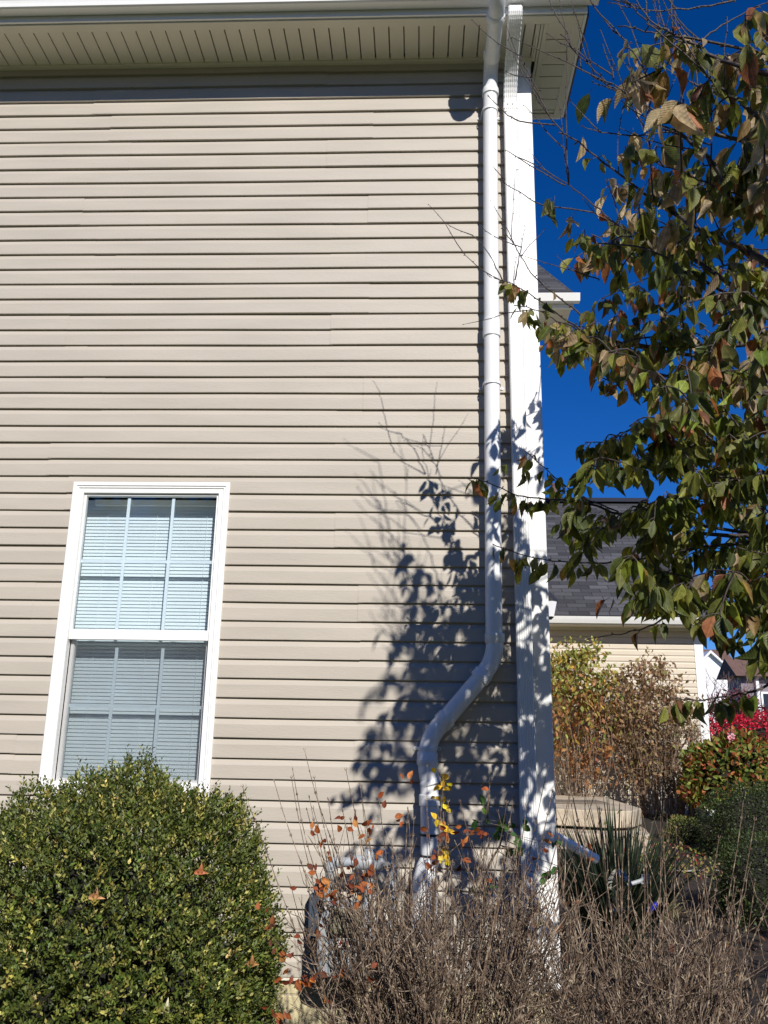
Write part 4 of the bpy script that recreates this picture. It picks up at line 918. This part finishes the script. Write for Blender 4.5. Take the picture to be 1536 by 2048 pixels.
# spiky plant (yucca)
def blades(name, base, n, L0, tiltmax, wdt, pal, wts, label, cat, droop=.25):
    o = empty(name, base); V = []; Fc = []; colr = []
    for k in range(n):
        a = random.uniform(0, 2*PI); tl = tiltmax*math.sqrt(random.random()); d = Vector((math.cos(a)*math.sin(tl), math.sin(a)*math.sin(tl), math.cos(tl))); L_ = L0*random.uniform(.6, 1.1)
        side = d.cross(Vector((0, 0, 1)));  side = side.normalized() if side.length > .01 else Vector((1, 0, 0)); side.rotate(Matrix.Rotation(random.uniform(-.8, .8), 3, d))
        p = Vector(base)+Vector((random.uniform(-.05, .05), random.uniform(-.05, .05), 0)); i0 = len(V); c = pick(pal, wts, 1)[0]
        for s in range(6):
            t = s/5; w2 = wdt*(1-t**2.2)*(.6+.4*min(1, t*4))+.0006; q = p+d*L_*t+Vector((0, 0, -droop*L_*t**3*math.sin(tl))); nrm = side.cross(d)
            V += [q-side*w2+nrm*w2*.4, q, q+side*w2+nrm*w2*.4]; colr += [c]*3
        for s in range(5): A = i0+s*3; Fc += [(A, A+1, A+4, A+3), (A+1, A+2, A+5, A+4)]
    me = bpy.data.meshes.new('blades'); me.from_pydata([tuple(v) for v in V], [], Fc); at_ = me.attributes.new('col', 'FLOAT_COLOR', 'POINT')
    at_.data.foreach_set('color', np.concatenate([np.array(colr), np.ones((len(colr), 1))], 1).reshape(-1)); me.materials.append(M['smallleaf']); b = bpy.data.objects.new('blades', me); C.objects.link(b); b.parent = o; adopt(o); return tag(o, label, cat)
yb = at(1232, 1800, 1.9); blades('yucca', (yb[0], 1.9, gz(0, 1.9)), 460, 1.12, .66, .013, [(.035, .055, .035), (.06, .08, .05), (.09, .10, .06)], [.5, .35, .15], 'dark green spiky-leaved yucca in front of the stoop', 'plant')
gb = at(1345, 1690, 5.0); blades('ornamental_grass', (at(1330, 1760, 3.2)[0], 3.2, gz(0, 3.2)), 90, .42, .9, .005, [(.40, .33, .2), (.28, .24, .12), (.12, .15, .05)], [.5, .3, .2], 'tan dried clump of narrow leaves beside the yucca', 'plant', .8)
# dead upright stalks
mb = MB(); so2 = empty('bare_stalks', (1.6, .6, 0))
for (x0, y0, x1, y1) in ((1352, 1565, 1340, 1950), (1328, 1600, 1320, 1850), (1170, 1580, 1180, 1800), (1210, 1640, 1212, 1850), (1225, 1650, 1240, 1850), (1060, 1500, 1130, 1750), (1140, 1570, 1200, 1800), (1285, 1690, 1400, 2040), (1440, 1830, 1400, 2040)):
    a = at(x0, y0, .3); b = at(x1, y1, .3); b2 = b+(b-a)*.6; b2[2] = max(b2[2], -.02); P = smooth_path([a, a*.5+b*.5+rng.standard_normal(3)*.01, b, b2], 3); mb.tube(P, [.0018+.0018*k/len(P) for k in range(len(P))], 5)
    for p in P[1:-1]: mb.tube([p, p+np.array([.006, 0, .008])], [.003, .001], 4)
mb.build('stems', M['greytwig'], so2); adopt(so2); tag(so2, 'thin upright leafless stalks rising in front of the yucca', 'plant')

# tall drying shrubs against the garage
def tall_shrub(base, rx, ry, H, nst, nl, palf, label, seed, top_bias=.3, group=None, Ls=.06, kind='tall_shrub', mat='browntwig', lean=.25, tm='diamond', twr=1.0):
    random.seed(seed); o = empty(kind, base); mb = MB(); P_ = []; bx_, by_, bz_ = base
    for s in range(nst):
        a = random.uniform(0, 2*PI); rr = math.sqrt(random.random()); top = np.array([bx_+rx*rr*math.cos(a), by_+ry*rr*math.sin(a), bz_+H*(1-.35*rr*rr)*random.uniform(.7, 1.0)])
        b0 = np.array([bx_+rx*.45*rr*math.cos(a), by_+ry*.45*rr*math.sin(a), bz_-.02]); mid = b0*.5+top*.5+np.array([random.gauss(0, .11), random.gauss(0, .08), 0])
        sp = smooth_path([b0, mid, top, top+np.array([math.cos(a)*.08, math.sin(a)*.05, -.03])], 3); mb.tube(sp, [(.006-.004*i/len(sp))*twr for i in range(len(sp))], 4, False)
        for p in sp[3:]: P_.append(p)
        for k in range(11):
            j = random.randrange(2, len(sp)-1); q = sp[j]; d = rnd_dirs(1)[0]; d[2] = abs(d[2]); e = q+d*random.uniform(.08, .3); mb.tube([q, (q+e)/2+rng.standard_normal(3)*.01, e], [.003*twr, .0025*twr, .0015*twr], 3, False); P_.append(e)
    mb.build('stems', M[mat], o, recalc=False); P_ = np.array(P_); i = rng.integers(0, len(P_), nl*3); Q = P_[i]+rng.standard_normal((nl*3, 3))*.045
    h = (Q[:, 2]-bz_)/H; keep = rng.random(len(Q)) < np.clip(top_bias+h**1.3*(1-top_bias), 0, 1)*.6; Q = Q[keep]; h = h[keep]
    D_ = rnd_dirs(len(Q))*.7+np.array([0, 0, -.7]); col = palf(h, len(Q), Q); L2 = rng.uniform(.6, 1.25, len(Q))*Ls
    leaves('leaves', Q, D_, rnd_dirs(len(Q)), L2, L2*.5, col, M['smallleaf'], o, tm); adopt(o); return tag(o, label, 'shrub', group)
def pal1(h, n, Q):
    a = pick([(.33, .33, .08), (.40, .27, .05), (.20, .23, .06)], [.4, .2, .4], n); b = pick([(.34, .16, .06), (.22, .10, .05), (.38, .22, .08)], [.4, .3, .3], n); k = (rng.random(n) < np.clip(h*1.7-.55, 0, 1))[:, None]; return np.where(k, a, b)
def pal2(h, n, Q): return pick([(.30, .19, .11), (.20, .13, .08), (.26, .24, .08), (.36, .24, .12)], [.4, .3, .15, .15], n)
GB = .40
s1 = at(1165, 1600, 9.2); tall_shrub((s1[0]-.05, 9.2, GB), .62, .35, 2.72, 60, 2900, pal1, 'tall drying shrub with yellow and russet leaves right of the white corner board', 3, .16, 'tall shrubs against the garage', .10)
s2 = at(1310, 1600, 9.2); tall_shrub((s2[0], 9.2, GB), .66, .35, 2.45, 70, 3200, pal2, 'tall brown withering shrub near the garage corner board', 4, .25, 'tall shrubs against the garage', .085)
s3 = at(1375, 1600, 9.15); tall_shrub((s3[0]-.05, 9.15, GB), .36, .3, 1.85, 60, 260, pal2, 'mostly leafless grey shrub hiding the foot of the garage corner board', 5, .1, 'tall shrubs against the garage', .06, mat='greytwig')
# right-hand shrubs
def mound(name, c, r, n, pal, wts, L0, label, cat='shrub', low=-.3, tm='diamond', lump=.06, mat='smallleaf', thick=.3, core=True, ratio=.5):
    o = empty(name, (c[0], c[1], max(c[2]-r[2], 0))); 
    if core: rough_core('branches_or_core', c, r, M['core'], o, .78)  # dark filler blob painted as the shaded inside of the plant
    P, d, rr = shell_leaves(c, r, n, thick, low, lump=lump, seedv=random.random()*6); D_ = unit(d*.6+rnd_dirs(len(P))*.8+np.array([0, 0, .3])); L2 = rng.uniform(.7, 1.25, len(P))*L0
    leaves('crown', P, D_, unit(d+.8*rnd_dirs(len(P))), L2, L2*ratio, pick(pal, wts, len(P), .2), M[mat], o, tm); adopt(o); return tag(o, label, cat)
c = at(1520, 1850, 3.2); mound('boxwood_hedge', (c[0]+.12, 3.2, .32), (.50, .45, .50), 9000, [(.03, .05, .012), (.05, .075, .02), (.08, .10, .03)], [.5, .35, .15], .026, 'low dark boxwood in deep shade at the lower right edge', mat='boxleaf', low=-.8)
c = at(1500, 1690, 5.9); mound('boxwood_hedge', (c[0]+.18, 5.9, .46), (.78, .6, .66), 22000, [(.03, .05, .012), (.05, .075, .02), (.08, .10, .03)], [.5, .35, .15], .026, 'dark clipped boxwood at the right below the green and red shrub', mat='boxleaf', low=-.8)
c = at(1475, 1545, 8.2); mound('azalea_shrub', (c[0]+.05, 8.2, c[2]-.12), (.80, .5, .66), 4200, [(.16, .20, .04), (.24, .24, .05), (.34, .12, .04), (.26, .07, .04), (.10, .15, .03)], [.3, .2, .2, .15, .15], .095, 'broad-leaved shrub turning green to rust beneath the red bush', tm='flat', lump=.08, low=-.6)
c = at(1365, 1640, 6.8); mound('low_juniper', (c[0], 6.8, gz(0, 6.8)+.05), (.26, .22, .27), 1600, [(.16, .19, .05), (.22, .22, .07), (.08, .11, .03)], [.4, .3, .3], .035, 'small yellow-green mound plant at the foot of the dark hedge', low=-.1)
c = at(1500, 1465, 17); mound('burning_bush', (c[0]+.5, 17, c[2]-.35), (1.9, 1.0, .85), 6000, [(.62, .015, .05), (.50, .02, .04), (.35, .02, .03), (.7, .05, .10)], [.4, .3, .2, .1], .085, 'bright crimson burning bush beyond the garage corner', lump=.07, low=-.5)
c = at(1432, 1385, 24); mound('maroon_tree', (c[0]+.5, 24, c[2]-.85), (1.2, .8, .9), 1800, [(.12, .02, .03), (.20, .03, .04), (.08, .02, .02)], [.4, .3, .3], .12, 'dark maroon-leaved small tree in front of the far white gable', 'tree', low=-.6, core=False, thick=.8)
c = at(1462, 1475, 7.9); o = leaves('pink_flower', np.repeat([c], 26, 0)+rng.standard_normal((26, 3))*.02, rnd_dirs(26), rnd_dirs(26)+np.array([0, -1, .3]), .05, .045, pick([(.75, .35, .42), (.7, .45, .5)], [1, 1], 26), M['smallleaf'], None, 'flat'); tag(o, 'single pale pink flower head above the green and rust shrub', 'flower')
# low bits of ground cover near the hedge
Q = np.stack([rng.uniform(2.0, 3.2, 700), rng.uniform(4.6, 6.4, 700), np.zeros(700)], 1); Q[:, 2] = [gz(0, y)+.03+random.random()*.07 for y in Q[:, 1]]
tag(leaves('ground_cover', Q, rnd_dirs(700)+np.array([0, 0, .4]), rnd_dirs(700)+np.array([0, -.3, 1]), .04, .022, pick([(.25, .27, .06), (.3, .05, .05), (.35, .22, .12), (.12, .16, .04)], [.3, .15, .3, .25], 700), M['smallleaf']), kind='stuff')

# ------------------------------------------------------------ far houses and bare tree
fh = empty('far_house', (at(1419, 1400, 70)[0], 72, 0)); tag(fh, 'distant white gabled house with a brown roof behind the bare tree', 'house')
ap = at(1419, 1307, 70); zb = ap[2]-2.5
mb = MB(); mb.prism([(ap[0]-2.6, zb), (ap[0], ap[2]), (ap[0]+2.6, zb), (ap[0]+2.6, -.5), (ap[0]-2.6, -.5)], 'y', 70, 77); mb.build('wall', M['farwhite'], fh)
for s_ in (-1, 1):
    mb = MB(); mb.prism([(ap[0], ap[2]+.03), (ap[0], ap[2]+.25), (ap[0]+s_*3.0, zb-.13), (ap[0]+s_*3.0, zb-.36)], 'y', 69.6, 77); mb.build('gable_trim', M['farwhite'], fh)
rz_ = at(1419, 1299, 80)[2]
mb = MB(); mb.prism([(74, zb-.3), (80, rz_), (86, zb-.3)], 'x', ap[0]-8, ap[0]+5); mb.build('roof', M['farroof'], fh)
mb = MB(); mb.box(ap[0]-7.5, ap[0]+4.5, 74.5, 85.5, -.5, zb-.31); mb.build('main_wall', M['farwhite'], fh); adopt(fh)
f2 = empty('far_house', (16.2, 31, 0)); tag(f2, 'distant grey-lilac house with a white downspout glimpsed through the leaves at right', 'house')
a = at(1480, 1348, 31); mb = MB(); lz = a[2]
mb.box(a[0], a[0]+6, 31, 32.5, .2, lz); mb.build('wall', M['fargrey'], f2)
mb = MB(); mb.prism([(30.6, lz-.1), (31.8, lz+.7), (33.0, lz-.1)], 'x', a[0]-.3, a[0]+6.3); mb.build('roof', M['farroof'], f2)
for x in (.75, 2.4): 
    mb = MB(); mb.box(a[0]+x, a[0]+x+.7, 30.95, 30.99, lz-2.1, lz-.7); wf = mb.build('window', M['farwhite'], f2)
    mb = MB(); mb.box(a[0]+x+.08, a[0]+x+.62, 30.93, 30.948, lz-2.02, lz-.78); mb.build('pane', M['glassdark'], wf)
mb = MB(); mb.box(a[0]+.55, a[0]+.67, 30.85, 30.99, .3, lz-.1); mb.build('downspout', M['farwhite'], f2); adopt(f2)
bt = empty('bare_tree', (at(1440, 1450, 27)[0], 27, .3)); mb = MB()
def grow(p, d, L_, r, depth):
    q = p+d*L_; m = (p+q)/2+rng.standard_normal(3)*L_*.04; mb.tube([p, m, q], [r, r*.85, r*.7], 4, False)
    if depth == 0: return
    for k in range(3 if depth > 1 else 4):
        grow(q if k else m, unit(d+rnd_dirs(1)[0]*.62+np.array([0, 0, .12])), L_*random.uniform(.6, .8), r*.62, depth-1)
b0 = np.array([at(1440, 1450, 27)[0], 27, .3])
for k in range(6): grow(b0+np.array([random.uniform(-.3, .3), 0, 0]), unit(np.array([random.uniform(-.45, .35), random.uniform(-.2, .2), 1])), 1.6, .035, 4)
mb.build('branches_or_core', M['fartwig'], bt, recalc=False); adopt(bt); tag(bt, 'distant leafless grey tree with fine twigs against the sky beside the garage', 'tree')

# a few leaves lying on the bed
Q = np.stack([rng.uniform(-1, 3.4, 500), rng.uniform(-1.8, 6, 500), np.zeros(500)], 1); Q[:, 2] = [gz(0, y)+.045 for y in Q[:, 1]]
tag(leaves('leaf_litter', Q, rnd_dirs(500)*np.array([1, 1, .3]), rnd_dirs(500)*.4+np.array([0, 0, 1]), .06, .03, pick([(.3, .14, .06), (.2, .1, .05), (.35, .25, .12)], [1, 1, 1], 500), M['dryleaf'], None, 'flat'), kind='stuff')

# unseen belt of trees, added behind the camera to keep low sky light off the wall
Q = []
for k in range(26):
    x = -62+5*k+random.uniform(-1, 1); h = random.uniform(11, 15); yy = -36+random.uniform(-3, 3)
    d = rnd_dirs(420); r = rng.random((420, 1))**.33
    Q.append(np.array([x, yy, h*.52])+d*r*np.array([4.2, 3.0, h*.5]))
Q = np.concatenate(Q)
tag(leaves('added_tree_belt', Q, rnd_dirs(len(Q)), rnd_dirs(len(Q)), 1.5, 1.1, pick([(.03, .045, .015), (.06, .06, .02), (.08, .05, .02)], [.5, .3, .2], len(Q)), M['smallleaf'], None, 'diamond'), kind='stuff')

# tall dried stems with seed heads between the yucca and the stoop
dg = empty('dried_perennial', (1.75, 3.6, gz(0, 3.6))); mb = MB(); Q = []; b0 = at(1300, 1760, 3.6)
for k in range(46):
    x = b0[0]+random.uniform(-.42, .22); y = 3.6+random.uniform(-.2, .2); h = random.uniform(.35, .85); P = [np.array([x, y, gz(x, y)])]; d = unit(np.array([random.gauss(0, .12), random.gauss(0, .1), 1]))
    for j in range(5): d = unit(d+.07*rng.standard_normal(3)); P.append(P[-1]+d*h/5)
    mb.tube(P, [.0035, .003, .0028, .0025, .002, .0015], 4)
    for j in range(5): Q.append(P[random.randint(2, 5)]+rng.standard_normal(3)*.02)
mb.build('stems', M['browntwig'], dg); Q = np.array(Q)
leaves('leaves', Q, rnd_dirs(len(Q))+np.array([0, 0, -.5]), rnd_dirs(len(Q)), .05, .022, pick([(.26, .2, .1), (.16, .2, .06), (.2, .11, .06)], [1, 1, 1], len(Q)), M['smallleaf'], dg, 'flat')
adopt(dg); tag(dg, 'withered brown stems with small leaves between the yucca and the stoop', 'plant')
